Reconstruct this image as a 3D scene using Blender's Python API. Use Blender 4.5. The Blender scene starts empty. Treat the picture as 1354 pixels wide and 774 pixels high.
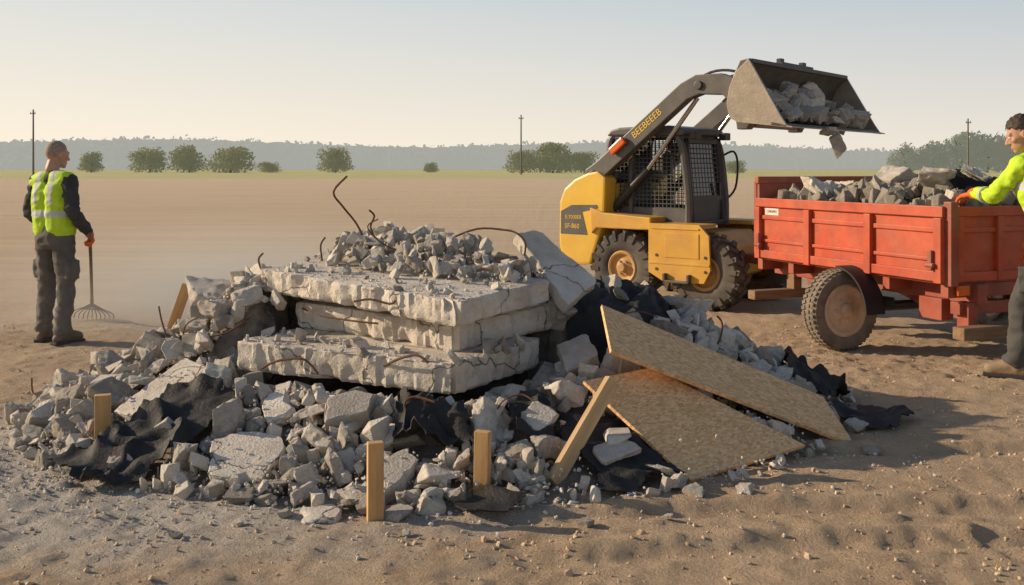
import bpy, bmesh, math, random
import numpy as np
from mathutils import Vector, Matrix, Euler, noise
random.seed(7); np.random.seed(7)
COL = bpy.context.scene.collection
SC = bpy.context.scene
R = math.radians
F, CX, HY, CH = 1317.0, 677.0, 222.0, 1.6
def P(px, py, Y): return Vector(((px-CX)/F*Y, Y, CH-(py-HY)/F*Y))
def GP(px, py, z=0.0): return P(px, py, (CH-z)*F/(py-HY))

# ------------------------------------------------------------------ numpy noise
def vnoise(x, y, seed=0):
    xi = np.floor(x).astype(np.int64); yi = np.floor(y).astype(np.int64)
    xf = x-xi; yf = y-yi
    u = xf*xf*(3-2*xf); v = yf*yf*(3-2*yf)
    def h(a, b):
        n = (a*374761393 + b*668265263 + seed*982451653) & 0x7fffffff
        n = ((n ^ (n >> 13))*1274126177) & 0x7fffffff
        return ((n ^ (n >> 16)) & 0xffff)/65535.0
    return (h(xi, yi)*(1-u)+h(xi+1, yi)*u)*(1-v)+(h(xi, yi+1)*(1-u)+h(xi+1, yi+1)*u)*v
def fbm(x, y, o=4, seed=0):
    x = np.asarray(x, float); y = np.asarray(y, float)
    s = 0; a = .5
    for k in range(o):
        s = s+a*(vnoise(x, y, seed+k*17)-.5); x = x*2.03+3.1; y = y*2.03+1.7; a *= .5
    return s

# ------------------------------------------------------------------ node helpers
def N(nt, t, ins=None, **props):
    n = nt.nodes.new(t)
    for k, v in props.items(): setattr(n, k, v)
    for k, v in (ins or {}).items():
        if isinstance(v, bpy.types.NodeSocket): nt.links.new(v, n.inputs[k])
        else: n.inputs[k].default_value = v
    return n
def c4(c): return (c[0], c[1], c[2], 1)
def mixc(nt, f, a, b, bt='MIX'):
    n = nt.nodes.new('ShaderNodeMix'); n.data_type = 'RGBA'; n.blend_type = bt
    for i, v in ((0, f), (6, a), (7, b)):
        if isinstance(v, bpy.types.NodeSocket): nt.links.new(v, n.inputs[i])
        elif i == 0: n.inputs[0].default_value = v
        else: n.inputs[i].default_value = c4(v)
    return n.outputs[2]
def ramp(nt, f, a, b, va=0.0, vb=1.0):
    n = N(nt, 'ShaderNodeMapRange', {'Value': f, 'From Min': a, 'From Max': b, 'To Min': va, 'To Max': vb}, clamp=True)
    return n.outputs[0]
def math_(nt, op, a, b=0.0):
    return N(nt, 'ShaderNodeMath', {0: a, 1: b}, operation=op).outputs[0]
def noi(nt, vec, scale, detail=5, rough=.6):
    return N(nt, 'ShaderNodeTexNoise', {'Vector': vec, 'Scale': scale, 'Detail': detail, 'Roughness': rough}).outputs[0]
def newmat(name):
    m = bpy.data.materials.new(name); m.use_nodes = True
    nt = m.node_tree; b = nt.nodes['Principled BSDF']
    return m, nt, b
def surf(name, c1, c2=None, scale=8, rough=.7, bump=.25, bscale=60, metal=0, rnd=0, dust=None, dustamt=.5, stretch=None, spec=.4, detail=6):
    m, nt, b = newmat(name)
    c2 = c2 or tuple(x*.7 for x in c1)
    tc = N(nt, 'ShaderNodeTexCoord').outputs['Object']
    v = tc
    if stretch: v = N(nt, 'ShaderNodeMapping', {'Vector': tc, 'Scale': stretch}).outputs[0]
    n = noi(nt, v, scale, detail)
    col = mixc(nt, ramp(nt, n, .35, .68), c1, c2)
    if rnd:
        r = N(nt, 'ShaderNodeObjectInfo').outputs['Random']
        hs = N(nt, 'ShaderNodeHueSaturation', {'Value': ramp(nt, r, 0, 1, 1-rnd, 1+rnd), 'Color': col})
        col = hs.outputs[0]
    if dust:
        g = N(nt, 'ShaderNodeNewGeometry').outputs['Normal']
        z = N(nt, 'ShaderNodeSeparateXYZ', {0: g}).outputs[2]
        d1 = ramp(nt, z, -.1, 1, .35, 1)
        d2 = ramp(nt, noi(nt, tc, 3.3, 7, .68), .34, .68)
        col = mixc(nt, math_(nt, 'MULTIPLY', math_(nt, 'MULTIPLY', d1, d2), dustamt), col, dust)
    nt.links.new(col, b.inputs['Base Color'])
    b.inputs['Roughness'].default_value = rough; b.inputs['Metallic'].default_value = metal
    b.inputs['Specular IOR Level'].default_value = spec
    if bump:
        bp = N(nt, 'ShaderNodeBump', {'Strength': bump, 'Distance': .01, 'Height': noi(nt, v, bscale, 5, .65)})
        nt.links.new(bp.outputs[0], b.inputs['Normal'])
    return m

def concrete(name, c1, c2, rnd=.2, bstr=.6, dirt=.55, crack=0):
    m, nt, b = newmat(name)
    tc = N(nt, 'ShaderNodeTexCoord').outputs['Object']
    inf = N(nt, 'ShaderNodeObjectInfo').outputs['Random']
    off = N(nt, 'ShaderNodeVectorMath', {0: tc, 1: N(nt, 'ShaderNodeCombineXYZ', {0: math_(nt, 'MULTIPLY', inf, 37.0), 1: inf, 2: inf}).outputs[0]}, operation='ADD').outputs[0]
    n1 = noi(nt, off, 7, 8, .65)
    col = mixc(nt, ramp(nt, n1, .36, .66), c1, c2)
    vo = N(nt, 'ShaderNodeTexVoronoi', {'Vector': off, 'Scale': 75.0})
    sp = ramp(nt, vo.outputs['Distance'], .12, .26, .45, 0)
    cell = N(nt, 'ShaderNodeSeparateXYZ', {0: vo.outputs['Color']}).outputs[0]
    pebble = mixc(nt, cell, (.14, .125, .105), (.55, .49, .42))
    col = mixc(nt, sp, col, pebble)
    n2 = noi(nt, off, 3.0, 6, .7)
    col = mixc(nt, ramp(nt, n2, .46, .72, 0, dirt), col, (.29, .22, .15))
    h = math_(nt, 'ADD', noi(nt, off, 28, 8, .72), math_(nt, 'MULTIPLY', vo.outputs['Distance'], .3))
    if crack:
        wob = N(nt, 'ShaderNodeTexNoise', {'Vector': off, 'Scale': 5.0, 'Detail': 6.0}).outputs['Color']
        cv = N(nt, 'ShaderNodeVectorMath', {0: off, 1: N(nt, 'ShaderNodeVectorMath', {0: wob, 1: (.35, .35, .15)}, operation='MULTIPLY').outputs[0]}, operation='ADD').outputs[0]
        ed = N(nt, 'ShaderNodeTexVoronoi', {'Vector': cv, 'Scale': 1.5}, feature='DISTANCE_TO_EDGE').outputs['Distance']
        ck = ramp(nt, ed, .002, .011, 1, 0)
        col = mixc(nt, math_(nt, 'MULTIPLY', ck, .8), col, (.07, .056, .043))
        h = math_(nt, 'SUBTRACT', h, math_(nt, 'MULTIPLY', ck, .6))
    hs = N(nt, 'ShaderNodeHueSaturation', {'Value': ramp(nt, inf, 0, 1, 1-rnd, 1+rnd), 'Color': col})
    nt.links.new(hs.outputs[0], b.inputs['Base Color'])
    b.inputs['Roughness'].default_value = .93; b.inputs['Specular IOR Level'].default_value = .2
    bp = N(nt, 'ShaderNodeBump', {'Strength': bstr, 'Distance': .02, 'Height': h})
    nt.links.new(bp.outputs[0], b.inputs['Normal'])
    return m

DUST = (.46, .36, .25)
M_chunk = concrete('broken_concrete', (.64, .58, .49), (.48, .425, .355), .26, .6, .55)
M_chunkd = concrete('dark_broken_concrete', (.42, .375, .31), (.29, .25, .20), .26, .6, .5)
M_slab = concrete('slab_concrete', (.68, .61, .51), (.55, .48, .395), .05, .5, .5, 1)
M_debris = surf('dark_debris', (.26, .21, .155), (.12, .097, .075), 14, .95, .9, 45)
M_membrane = surf('black_membrane', (.010, .0095, .009), (.022, .0195, .017), 9, .68, .7, 45, dust=(.14, .115, .09), dustamt=.2)
M_rebar = surf('rusty_steel', (.16, .072, .036), (.075, .04, .024), 30, .85, .6, 160)
M_wood = surf('pale_timber', (.66, .40, .165), (.48, .26, .10), 3, .75, .3, 22, stretch=(9, 9, .9))
M_plank = surf('weathered_plank', (.64, .43, .22), (.48, .30, .145), 3, .8, .3, 22, stretch=(.9, 9, 9))
M_timber = surf('brown_timber', (.28, .17, .095), (.18, .11, .06), 4, .85, .4, 20, stretch=(.7, 6, 6))
M_yellow = surf('yellow_paint', (.76, .45, .025), (.66, .37, .02), 3, .42, .05, 40, dust=DUST, dustamt=.45, spec=.5)
M_orange = surf('amber_paint', (.68, .36, .035), (.54, .265, .03), 4, .5, .08, 40, dust=DUST, dustamt=.45)
M_grey = surf('dark_grey_paint', (.085, .08, .075), (.055, .052, .05), 5, .45, .05, 50, dust=DUST, dustamt=.4)
M_black = surf('black_metal', (.022, .022, .022), (.035, .033, .03), 6, .5, .1, 50, dust=DUST, dustamt=.15)
M_guard = surf('black_plastic', (.014, .014, .014), (.022, .021, .02), 6, .6, .1, 50)
M_chrome = surf('bright_rod', (.6, .58, .55), (.5, .48, .45), 10, .2, 0, metal=1)
M_buck = surf('worn_bucket_steel', (.36, .30, .235), (.21, .175, .135), 5, .5, .3, 30, metal=.3, dust=DUST, dustamt=.55)
M_buckin = surf('dark_bucket_inside', (.055, .048, .042), (.11, .092, .072), 5, .65, .3, 30, dust=DUST, dustamt=.3)
M_tyre = surf('dusty_rubber', (.04, .036, .032), (.07, .06, .05), 8, .85, .2, 60, dust=DUST, dustamt=.5)
M_tyred = surf('mud_caked_rubber', (.10, .082, .064), (.21, .165, .12), 8, .9, .3, 50, dust=DUST, dustamt=.6)
M_rimo = surf('dusty_orange_rim', (.55, .29, .07), (.40, .21, .065), 6, .6, .1, 50, dust=DUST, dustamt=.7)
M_rimt = surf('dusty_tan_rim', (.72, .50, .31), (.54, .34, .20), 9, .7, .25, 50, dust=DUST, dustamt=.4)
M_red = surf('red_paint', (.55, .074, .02), (.36, .046, .016), 6, .5, .15, 35, dust=(.40, .23, .14), dustamt=.6, spec=.4, detail=10)
M_redd = surf('dusty_red_frame', (.36, .055, .023), (.24, .042, .02), 5, .6, .15, 35, dust=DUST, dustamt=.5)
M_white = surf('white_sticker', (.68, .62, .55), (.55, .48, .42), 20, .5, 0)
M_glass = surf('dark_cab_glass', (.012, .014, .014), (.02, .022, .02), 5, .06, 0, spec=.8)
M_mesh = surf('guard_mesh', (.05, .05, .047), (.07, .068, .064), 9, .5, 0)
M_txt = surf('yellow_lettering', (.78, .52, .06), (.68, .42, .05), 9, .5, 0)
M_txtd = surf('dark_lettering', (.03, .03, .03), (.04, .04, .04), 9, .5, 0)
M_lamp = surf('amber_lens', (.75, .14, .02), (.65, .1, .02), 9, .25, 0)
M_skin = surf('skin', (.50, .285, .19), (.42, .22, .14), 14, .55, .08, 90)
M_hair = surf('dark_hair', (.035, .024, .016), (.06, .04, .026), 40, .6, .5, 130)
M_hair2 = surf('cropped_greying_hair', (.26, .185, .13), (.40, .31, .23), 60, .75, .6, 190)
M_trou = surf('grey_work_trousers', (.145, .13, .112), (.10, .09, .08), 7, .9, .4, 90)
M_trou2 = surf('dark_work_trousers', (.085, .08, .072), (.06, .056, .052), 7, .9, .4, 90)
M_sweat = surf('charcoal_sweatshirt', (.06, .057, .056), (.04, .038, .038), 7, .9, .4, 110)
M_boot = surf('brown_leather_boot', (.13, .085, .052), (.085, .055, .036), 9, .7, .3, 70, dust=DUST, dustamt=.5)
M_boot2 = surf('tan_leather_boot', (.26, .17, .095), (.18, .115, .065), 9, .7, .3, 70, dust=DUST, dustamt=.5)
M_glove = surf('orange_glove', (.76, .15, .025), (.58, .10, .02), 12, .7, .3, 120)
M_sole = surf('boot_sole', (.03, .027, .025), (.05, .045, .04), 9, .9, .1, 60)
M_eye = surf('eye_white', (.6, .57, .53), (.5, .47, .44), 9, .2, 0)
M_refl = surf('silver_band', (.50, .53, .40), (.42, .45, .34), 30, .35, .1, 150)
M_rake = surf('rake_handle_wood', (.22, .16, .10), (.15, .105, .07), 4, .75, .2, 30, stretch=(6, 6, .7))
M_steel = surf('dull_steel', (.09, .085, .08), (.06, .055, .05), 9, .5, .1, 60, metal=.5)
M_pole = surf('grey_weathered_pole', (.20, .175, .15), (.15, .13, .11), 2, .9, .1, 10)
M_bark = surf('bark', (.12, .095, .075), (.08, .064, .052), 2, .95, .3, 9)

def vest_mat(name, zb, xb):
    m, nt, b = newmat(name)
    tc = N(nt, 'ShaderNodeTexCoord').outputs['Object']
    s = N(nt, 'ShaderNodeSeparateXYZ', {0: tc})
    n = noi(nt, tc, 9, 5)
    col = mixc(nt, n, (.42, .64, .015), (.56, .76, .03))
    f = None
    for a, c in zb:
        g = math_(nt, 'LESS_THAN', math_(nt, 'ABSOLUTE', math_(nt, 'SUBTRACT', s.outputs[2], a)), c)
        f = g if f is None else math_(nt, 'MAXIMUM', f, g)
    ax = math_(nt, 'ABSOLUTE', s.outputs[0])
    for a, c in xb:
        g = math_(nt, 'LESS_THAN', math_(nt, 'ABSOLUTE', math_(nt, 'SUBTRACT', ax, a)), c)
        g = math_(nt, 'MULTIPLY', g, math_(nt, 'GREATER_THAN', s.outputs[2], zb[-1][0]))
        f = math_(nt, 'MAXIMUM', f, g)
    col = mixc(nt, f, col, (.52, .53, .50))
    nt.links.new(col, b.inputs['Base Color']); b.inputs['Roughness'].default_value = .75
    bp = N(nt, 'ShaderNodeBump', {'Strength': .5, 'Distance': .015, 'Height': noi(nt, tc, 22, 5)})
    nt.links.new(bp.outputs[0], b.inputs['Normal'])
    return m

def osb_mat():
    m, nt, b = newmat('strand_board')
    tc = N(nt, 'ShaderNodeTexCoord').outputs['Object']
    wv = N(nt, 'ShaderNodeTexNoise', {'Vector': tc, 'Scale': 9.0, 'Detail': 3.0}).outputs['Color']
    tw = N(nt, 'ShaderNodeVectorMath', {0: tc, 1: N(nt, 'ShaderNodeVectorMath', {0: wv, 1: (.05, .05, .0)}, operation='MULTIPLY').outputs[0]}, operation='ADD').outputs[0]
    col = None; hsum = None
    for k, (ang, sc) in enumerate(((.25, 1.0), (-.8, 1.15), (1.35, 1.0), (2.2, 1.3))):
        mp = N(nt, 'ShaderNodeMapping', {'Vector': tw, 'Rotation': (0, 0, ang), 'Scale': (34*sc, 78*sc, 3), 'Location': (k*3.3, k*1.7, 0)}).outputs[0]
        vo = N(nt, 'ShaderNodeTexVoronoi', {'Vector': mp, 'Scale': 1.0})
        cs = N(nt, 'ShaderNodeSeparateXYZ', {0: vo.outputs['Color']})
        c = mixc(nt, cs.outputs[0], (.58, .31, .125), (.92, .57, .275))
        if col is None: col = c; hsum = cs.outputs[1]
        else:
            f = math_(nt, 'GREATER_THAN', cs.outputs[2], .5)
            col = mixc(nt, f, col, c); hsum = math_(nt, 'ADD', hsum, math_(nt, 'MULTIPLY', f, cs.outputs[1]))
    nt.links.new(col, b.inputs['Base Color']); b.inputs['Roughness'].default_value = .7
    bp = N(nt, 'ShaderNodeBump', {'Strength': .15, 'Distance': .003, 'Height': hsum})
    nt.links.new(bp.outputs[0], b.inputs['Normal'])
    return m
M_osb = osb_mat()

def leaf_mat(name, c1, c2, scale=.35, air=(0, 0, 0)):  # air: glow colour added to the leaves, painting in distance haze
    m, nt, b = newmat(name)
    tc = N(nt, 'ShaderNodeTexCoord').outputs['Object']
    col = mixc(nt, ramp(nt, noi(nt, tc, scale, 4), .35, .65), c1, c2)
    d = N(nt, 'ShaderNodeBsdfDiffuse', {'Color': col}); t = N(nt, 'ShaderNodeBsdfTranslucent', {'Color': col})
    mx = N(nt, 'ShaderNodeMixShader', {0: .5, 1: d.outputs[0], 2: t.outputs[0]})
    e = N(nt, 'ShaderNodeEmission', {'Color': c4(air), 'Strength': 1.0})  # leaves glow by themselves here, imitating light scattered by the air
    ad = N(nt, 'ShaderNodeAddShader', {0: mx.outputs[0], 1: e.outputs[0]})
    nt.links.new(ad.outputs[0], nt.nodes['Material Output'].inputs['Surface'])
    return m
M_leaf = leaf_mat('olive_leaves_haze_glow', (.10, .105, .032), (.16, .148, .052), air=(.10, .102, .068))
M_leaf2 = leaf_mat('green_leaves_haze_glow', (.09, .10, .055), (.13, .13, .075), air=(.155, .162, .13))
M_forest = leaf_mat('forest_leaves_haze_glow', (.03, .034, .027), (.045, .047, .037), .02, air=(.37, .375, .34))  # forest tone is mostly painted haze glow, little leaf colour

def ground_mat():
    m, nt, b = newmat('bare_soil')
    tc = N(nt, 'ShaderNodeTexCoord').outputs['Object']
    s = N(nt, 'ShaderNodeSeparateXYZ', {0: tc})
    n1 = noi(nt, tc, .9, 9, .65); n2 = noi(nt, tc, 14, 6, .7)
    soil = mixc(nt, ramp(nt, n1, .36, .66), (.72, .535, .355), (.57, .41, .265))
    soil = mixc(nt, ramp(nt, n2, .45, .68, 0, .5), soil, (.41, .285, .18))
    fv = N(nt, 'ShaderNodeMapping', {'Vector': tc, 'Scale': (.045, .9, 1), 'Rotation': (0, 0, .03)}).outputs[0]
    fn = noi(nt, fv, 1.6, 6, .6)
    far = ramp(nt, s.outputs[1], 9, 18)
    field = mixc(nt, ramp(nt, fn, .34, .68), (.74, .565, .38), (.61, .455, .30))
    soil = mixc(nt, math_(nt, 'MULTIPLY', far, .85), soil, field)
    d = N(nt, 'ShaderNodeVectorMath', {0: N(nt, 'ShaderNodeMapping', {'Vector': tc, 'Scale': (.62, 1, 1)}).outputs[0], 1: (-1.25, 5.35, 0)}, operation='DISTANCE').outputs['Value']
    dn = math_(nt, 'ADD', d, math_(nt, 'MULTIPLY', math_(nt, 'SUBTRACT', noi(nt, tc, 2.2, 8, .7), .5), 1.7))
    gm = ramp(nt, dn, .9, 1.75, .92, 0)
    grey = mixc(nt, ramp(nt, n2, .35, .65), (.72, .655, .57), (.55, .49, .415))
    soil = mixc(nt, gm, soil, grey)
    gy = math_(nt, 'ADD', s.outputs[1], math_(nt, 'MULTIPLY', noi(nt, N(nt, 'ShaderNodeMapping', {'Vector': tc, 'Scale': (.01, .01, 1)}).outputs[0], 2, 4), 30))
    gr = mixc(nt, noi(nt, N(nt, 'ShaderNodeMapping', {'Vector': tc, 'Scale': (.01, .06, 1)}).outputs[0], 1.5, 5), (.46, .45, .18), (.66, .58, .30))
    col = mixc(nt, ramp(nt, gy, 150, 168), soil, gr)
    nt.links.new(col, b.inputs['Base Color'])
    b.inputs['Roughness'].default_value = .95; b.inputs['Specular IOR Level'].default_value = .15
    h = math_(nt, 'ADD', noi(nt, tc, 15, 9, .78), math_(nt, 'MULTIPLY', noi(nt, tc, 60, 5, .7), .8))
    h = math_(nt, 'ADD', h, math_(nt, 'MULTIPLY', math_(nt, 'MULTIPLY', far, fn), 1.2))
    bp = N(nt, 'ShaderNodeBump', {'Strength': .9, 'Distance': .045, 'Height': h})
    nt.links.new(bp.outputs[0], b.inputs['Normal'])
    return m
M_ground = ground_mat()
M_clod = surf('soil_clod', (.62, .455, .30), (.46, .325, .21), 12, .95, .6, 60)
M_gravel = surf('grey_gravel', (.66, .60, .52), (.48, .43, .365), 9, .95, .5, 60)

# ------------------------------------------------------------------ mesh helpers
def tag(o, label=None, cat=None, group=None, kind=None):
    if label: o['label'] = label
    if cat: o['category'] = cat
    if group: o['group'] = group
    if kind: o['kind'] = kind
    return o
def link(name, me, parent=None):
    o = bpy.data.objects.new(name, me); COL.objects.link(o)
    if parent: o.parent = parent
    return o
def empty(name, loc, rz=0, s=1):
    o = link(name, None); o.location = loc; o.rotation_euler = (0, 0, rz); o.scale = (s, s, s); o.empty_display_size = .2
    return o
def obj(name, bm, m, parent=None, bev=0, smooth=False, ang=35, recalc=True):
    if recalc: bmesh.ops.recalc_face_normals(bm, faces=bm.faces)
    if bev:
        es = [e for e in bm.edges if len(e.link_faces) == 2 and e.calc_face_angle(0) > .5]
        bmesh.ops.bevel(bm, geom=es, offset=bev, segments=2, affect='EDGES', profile=.6, clamp_overlap=True)
    me = bpy.data.meshes.new(name); bm.to_mesh(me); bm.free()
    me.materials.append(m)
    if smooth:
        me.polygons.foreach_set('use_smooth', [True]*len(me.polygons)); me.set_sharp_from_angle(angle=R(ang))
    return link(name, me, parent)
def B(): return bmesh.new()
def bx(bm, c, s, rot=None):
    m = Matrix.Translation(c) @ (rot.to_4x4() if rot else Matrix()) @ Matrix.Diagonal((s[0], s[1], s[2], 1))
    bmesh.ops.create_cube(bm, size=1, matrix=m)
def b2(bm, x0, x1, y0, y1, z0, z1): bx(bm, ((x0+x1)/2, (y0+y1)/2, (z0+z1)/2), (abs(x1-x0), abs(y1-y0), abs(z1-z0)))
def cyl(bm, p0, p1, r0, r1=None, seg=12):
    p0 = Vector(p0); p1 = Vector(p1); d = p1-p0
    q = Vector((0, 0, 1)).rotation_difference(d)
    m = Matrix.Translation((p0+p1)/2) @ q.to_matrix().to_4x4()
    bmesh.ops.create_cone(bm, cap_ends=True, segments=seg, radius1=r0, radius2=r0 if r1 is None else r1, depth=d.length, matrix=m)
def ell(bm, c, r, rot=None, sub=3):
    m = Matrix.Translation(c) @ (rot.to_4x4() if rot else Matrix()) @ Matrix.Diagonal((r[0], r[1], r[2], 1))
    bmesh.ops.create_icosphere(bm, subdivisions=sub, radius=1, matrix=m)
def cap(bm, p0, p1, r0, r1=None, seg=14):
    r1 = r0 if r1 is None else r1
    cyl(bm, p0, p1, r0, r1, seg); ell(bm, p0, (r0,)*3, sub=2); ell(bm, p1, (r1,)*3, sub=2)
def beam(bm, p0, p1, w, h, up=(0, 0, 1)):
    p0 = Vector(p0); p1 = Vector(p1); x = (p1-p0); L = x.length; x.normalize()
    y = Vector(up).cross(x).normalized(); z = x.cross(y)
    rot = Matrix((x, y, z)).transposed()
    bx(bm, (p0+p1)/2, (L, w, h), rot)
def smooth_pts(pts, n=4):
    pts = [Vector(p) for p in pts]; out = []
    for i in range(len(pts)-1):
        p0 = pts[max(i-1, 0)]; p1 = pts[i]; p2 = pts[i+1]; p3 = pts[min(i+2, len(pts)-1)]
        for k in range(n):
            t = k/n
            out.append(.5*((2*p1)+(p2-p0)*t+(2*p0-5*p1+4*p2-p3)*t*t+(3*p1-p0-3*p2+p3)*t**3))
    out.append(pts[-1]); return out
def tube(bm, pts, r, seg=7):
    pts = [Vector(p) for p in pts]; rs = r if isinstance(r, (list, tuple)) else [r]*len(pts)
    t = (pts[1]-pts[0]).normalized(); nrm = t.orthogonal().normalized(); rings = []
    for i, p in enumerate(pts):
        t2 = (pts[min(i+1, len(pts)-1)]-pts[max(i-1, 0)]).normalized()
        nrm = (nrm-t2*nrm.dot(t2)).normalized(); bn = t2.cross(nrm)
        rings.append([bm.verts.new(p+rs[i]*(math.cos(a)*nrm+math.sin(a)*bn)) for a in [2*math.pi*k/seg for k in range(seg)]])
    for a, b in zip(rings[:-1], rings[1:]):
        for k in range(seg): bm.faces.new((a[k], a[(k+1) % seg], b[(k+1) % seg], b[k]))
    bm.faces.new(rings[0][::-1]); bm.faces.new(rings[-1])
def prism(bm, poly, y0, y1):
    a = [bm.verts.new((x, y0, z)) for x, z in poly]; b = [bm.verts.new((x, y1, z)) for x, z in poly]
    n = len(poly)
    for k in range(n): bm.faces.new((a[k], a[(k+1) % n], b[(k+1) % n], b[k]))
    bm.faces.new(a[::-1]); bm.faces.new(b)
def prismx(bm, poly, x0, x1):
    a = [bm.verts.new((x0, y, z)) for y, z in poly]; b = [bm.verts.new((x1, y, z)) for y, z in poly]
    n = len(poly)
    for k in range(n): bm.faces.new((a[k], a[(k+1) % n], b[(k+1) % n], b[k]))
    bm.faces.new(a[::-1]); bm.faces.new(b)
def lathe_y(bm, prof, seg=36, closed=False):
    rings = [[bm.verts.new((r*math.cos(2*math.pi*k/seg), y, r*math.sin(2*math.pi*k/seg))) for k in range(seg)] for y, r in prof]
    pr = list(zip(rings[:-1], rings[1:]))
    if closed: pr.append((rings[-1], rings[0]))
    for a, b in pr:
        for k in range(seg): bm.faces.new((a[k], a[(k+1) % seg], b[(k+1) % seg], b[k]))
def from_np(name, V, Fc, m, parent=None, smooth=False):
    me = bpy.data.meshes.new(name); me.from_pydata(V.tolist() if hasattr(V, 'tolist') else V, [], Fc); me.update()
    me.materials.append(m)
    if smooth: me.polygons.foreach_set('use_smooth', [True]*len(me.polygons))
    return link(name, me, parent)
def inpoly(x, y, poly):
    c = False; n = len(poly); j = n-1
    for i in range(n):
        xi, yi = poly[i][0], poly[i][1]; xj, yj = poly[j][0], poly[j][1]
        if (yi > y) != (yj > y) and x < (xj-xi)*(y-yi)/(yj-yi)+xi: c = not c
        j = i
    return c
def text_mesh(name, s, size, m, parent, mat4, ext=.0015):
    cu = bpy.data.curves.new('lettering', 'FONT'); cu.body = s; cu.size = size; cu.extrude = ext
    cu.align_x = 'CENTER'; cu.align_y = 'CENTER'
    o = bpy.data.objects.new('tmp', cu); COL.objects.link(o)
    dg = bpy.context.evaluated_depsgraph_get()
    me = bpy.data.meshes.new_from_object(o.evaluated_get(dg)); bpy.data.objects.remove(o)
    me.materials.clear(); me.materials.append(m)
    t = link(name, me, parent); t.matrix_local = mat4
    return t

# ------------------------------------------------------------------ ground
def axis(fine0, fine1, step, outs_lo, outs_hi):
    a = list(outs_lo)+list(np.arange(fine0, fine1+1e-6, step))+list(outs_hi)
    return np.array(a)
def geo(a, r, lim, st):
    o = []; v = a; s = st
    while v < lim: s *= r; v += s; o.append(v)
    return o
hi = geo(5.5, 1.12, 5000, .04)
xs = axis(-5.5, 5.5, .03, [-v for v in hi[::-1]], hi)
ys = axis(3.2, 9.5, .026, [-400, -60, -15, -4, 0, 1.5, 2.4, 2.8, 3.0], geo(9.5, 1.05, 5000, .035))
GX, GY = np.meshgrid(xs, ys)
def gz(x, y):
    near = np.clip((14-y)/6, .25, 1)*np.clip((60-y)/20, 0, 1)
    z = .045*fbm(x*.55, y*.7, 3, 1)+.035*fbm(x*2.3, y*2.6, 4, 5)+.045*np.maximum(fbm(x*7, y*7, 4, 9), -.08)
    z = z+.05*np.maximum(fbm(x*17, y*17, 4, 29), -.02)
    rough = .45+1.0*np.clip(fbm(x*.5, y*.5, 2, 33)*2+.5, 0, 1)
    rut = 0
    for off in (0, .45, 1.5):
        yy = 4.15+off+.07*(x-1.5)+.10*np.sin(x*1.1+off)
        m = np.clip((x+.3)/.8, 0, 1)
        rut = rut-.032*np.exp(-((y-yy)/.07)**2)*m+.022*np.exp(-((y-yy-.13)/.05)**2)*m*(.6+.8*vnoise(x*9, y*3, 71))
    return (z*rough+rut)*near-.0
GZ = gz(GX, GY)
ny, nx = GX.shape
V = np.stack([GX.ravel(), GY.ravel(), GZ.ravel()], 1)
ii = np.arange(ny*nx).reshape(ny, nx)
Fq = np.stack([ii[:-1, :-1].ravel(), ii[:-1, 1:].ravel(), ii[1:, 1:].ravel(), ii[1:, :-1].ravel()], 1)
g = from_np('ground', V, Fq.tolist(), M_ground, smooth=True)
tag(g, 'bare brown soil of the worked field with grass beyond', 'ground', kind='structure')
def gzf(x, y): return float(gz(np.array([x]), np.array([y]))[0])

# ------------------------------------------------------------------ heap shape
A3, B3, C3 = P(607, 400, 5.6), P(343, 356, 6.6), P(730, 370, 6.35)
A2, B2, C2 = P(602, 430, 5.80), P(390, 399, 6.55), P(733, 402, 6.46)
A1, B1, C1 = P(602, 482, 5.5), P(309, 451, 6.12), P(718, 447, 6.22)
def slabquad(a, b, c): return [a, b, b+c-a, c]
Q1, Q2, Q3 = slabquad(A1, B1, C1), slabquad(A2, B2, C2), slabquad(A3, B3, C3)
B1c = A1.lerp(B1, .8)
def plane_z(q, x, y):
    a = q[0]; n = (q[1]-a).cross(q[-1]-a)
    return a.z-(n.x*(x-a.x)+n.y*(y-a.y))/n.z
def segd(x, y, a, b):
    dx, dy = b.x-a.x, b.y-a.y; t = max(0, min(1, ((x-a.x)*dx+(y-a.y)*dy)/(dx*dx+dy*dy)))
    return math.hypot(x-a.x-t*dx, y-a.y-t*dy)
def Hb(x, y):
    dx = x+.45; dy = y-6.75
    rx = 2.75 if dx < 0 else 2.6; ry = 2.15 if dy < 0 else 2.1
    r = math.hypot(dx/rx, dy/ry)
    a = math.atan2(dy/ry, dx/rx)
    side = abs(math.cos(a))
    p = 1.25-.42*side**2
    h = .86*max(0, 1-r)**p
    h += .24*math.exp(-((x+1.85)/.5)**2-((y-6.95)/.5)**2)
    h += .18*math.exp(-((x+1.70)/.3)**2-((y-6.55)/.3)**2)
    h += .22*math.exp(-((x-.95)/.7)**2-((y-7.0)/.55)**2)
    if y < 6.45:
        d = min(segd(x, y, A1, B1c), segd(x, y, A1, C1))
        if d < .5: h = min(h, .22+d*.24)
    return h
def under_slab(x, y): return inpoly(x, y, Q1) or inpoly(x, y, Q3) or inpoly(x, y, Q2)
def top_bump(x, y):
    t = .185*math.exp(-((x+.42)/.86)**4-((y-7.0)/.58)**2)
    a = A3; v = C3-A3
    d = Vector((x-a.x, y-a.y, 0)); tt = (d.x*v.x+d.y*v.y)/(v.x**2+v.y**2)
    return t*min(1, max(0, (tt-.18)/.55))
def Hs(x, y):
    z = Hb(x, y)
    u = False
    if under_slab(x, y):
        z = min(z, .22)
        for q in (Q1, Q2, Q3):
            if inpoly(x, y, q): z = max(z, plane_z(q, x, y))
        u = inpoly(x, y, Q3)
    return z+top_bump(x, y)*(1 if (u or y > 6.9) else 0)
cx_ = np.arange(-3.7, 3.0, .055); cy_ = np.arange(4.3, 9.3, .055)
KX, KY = np.meshgrid(cx_, cy_)
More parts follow.
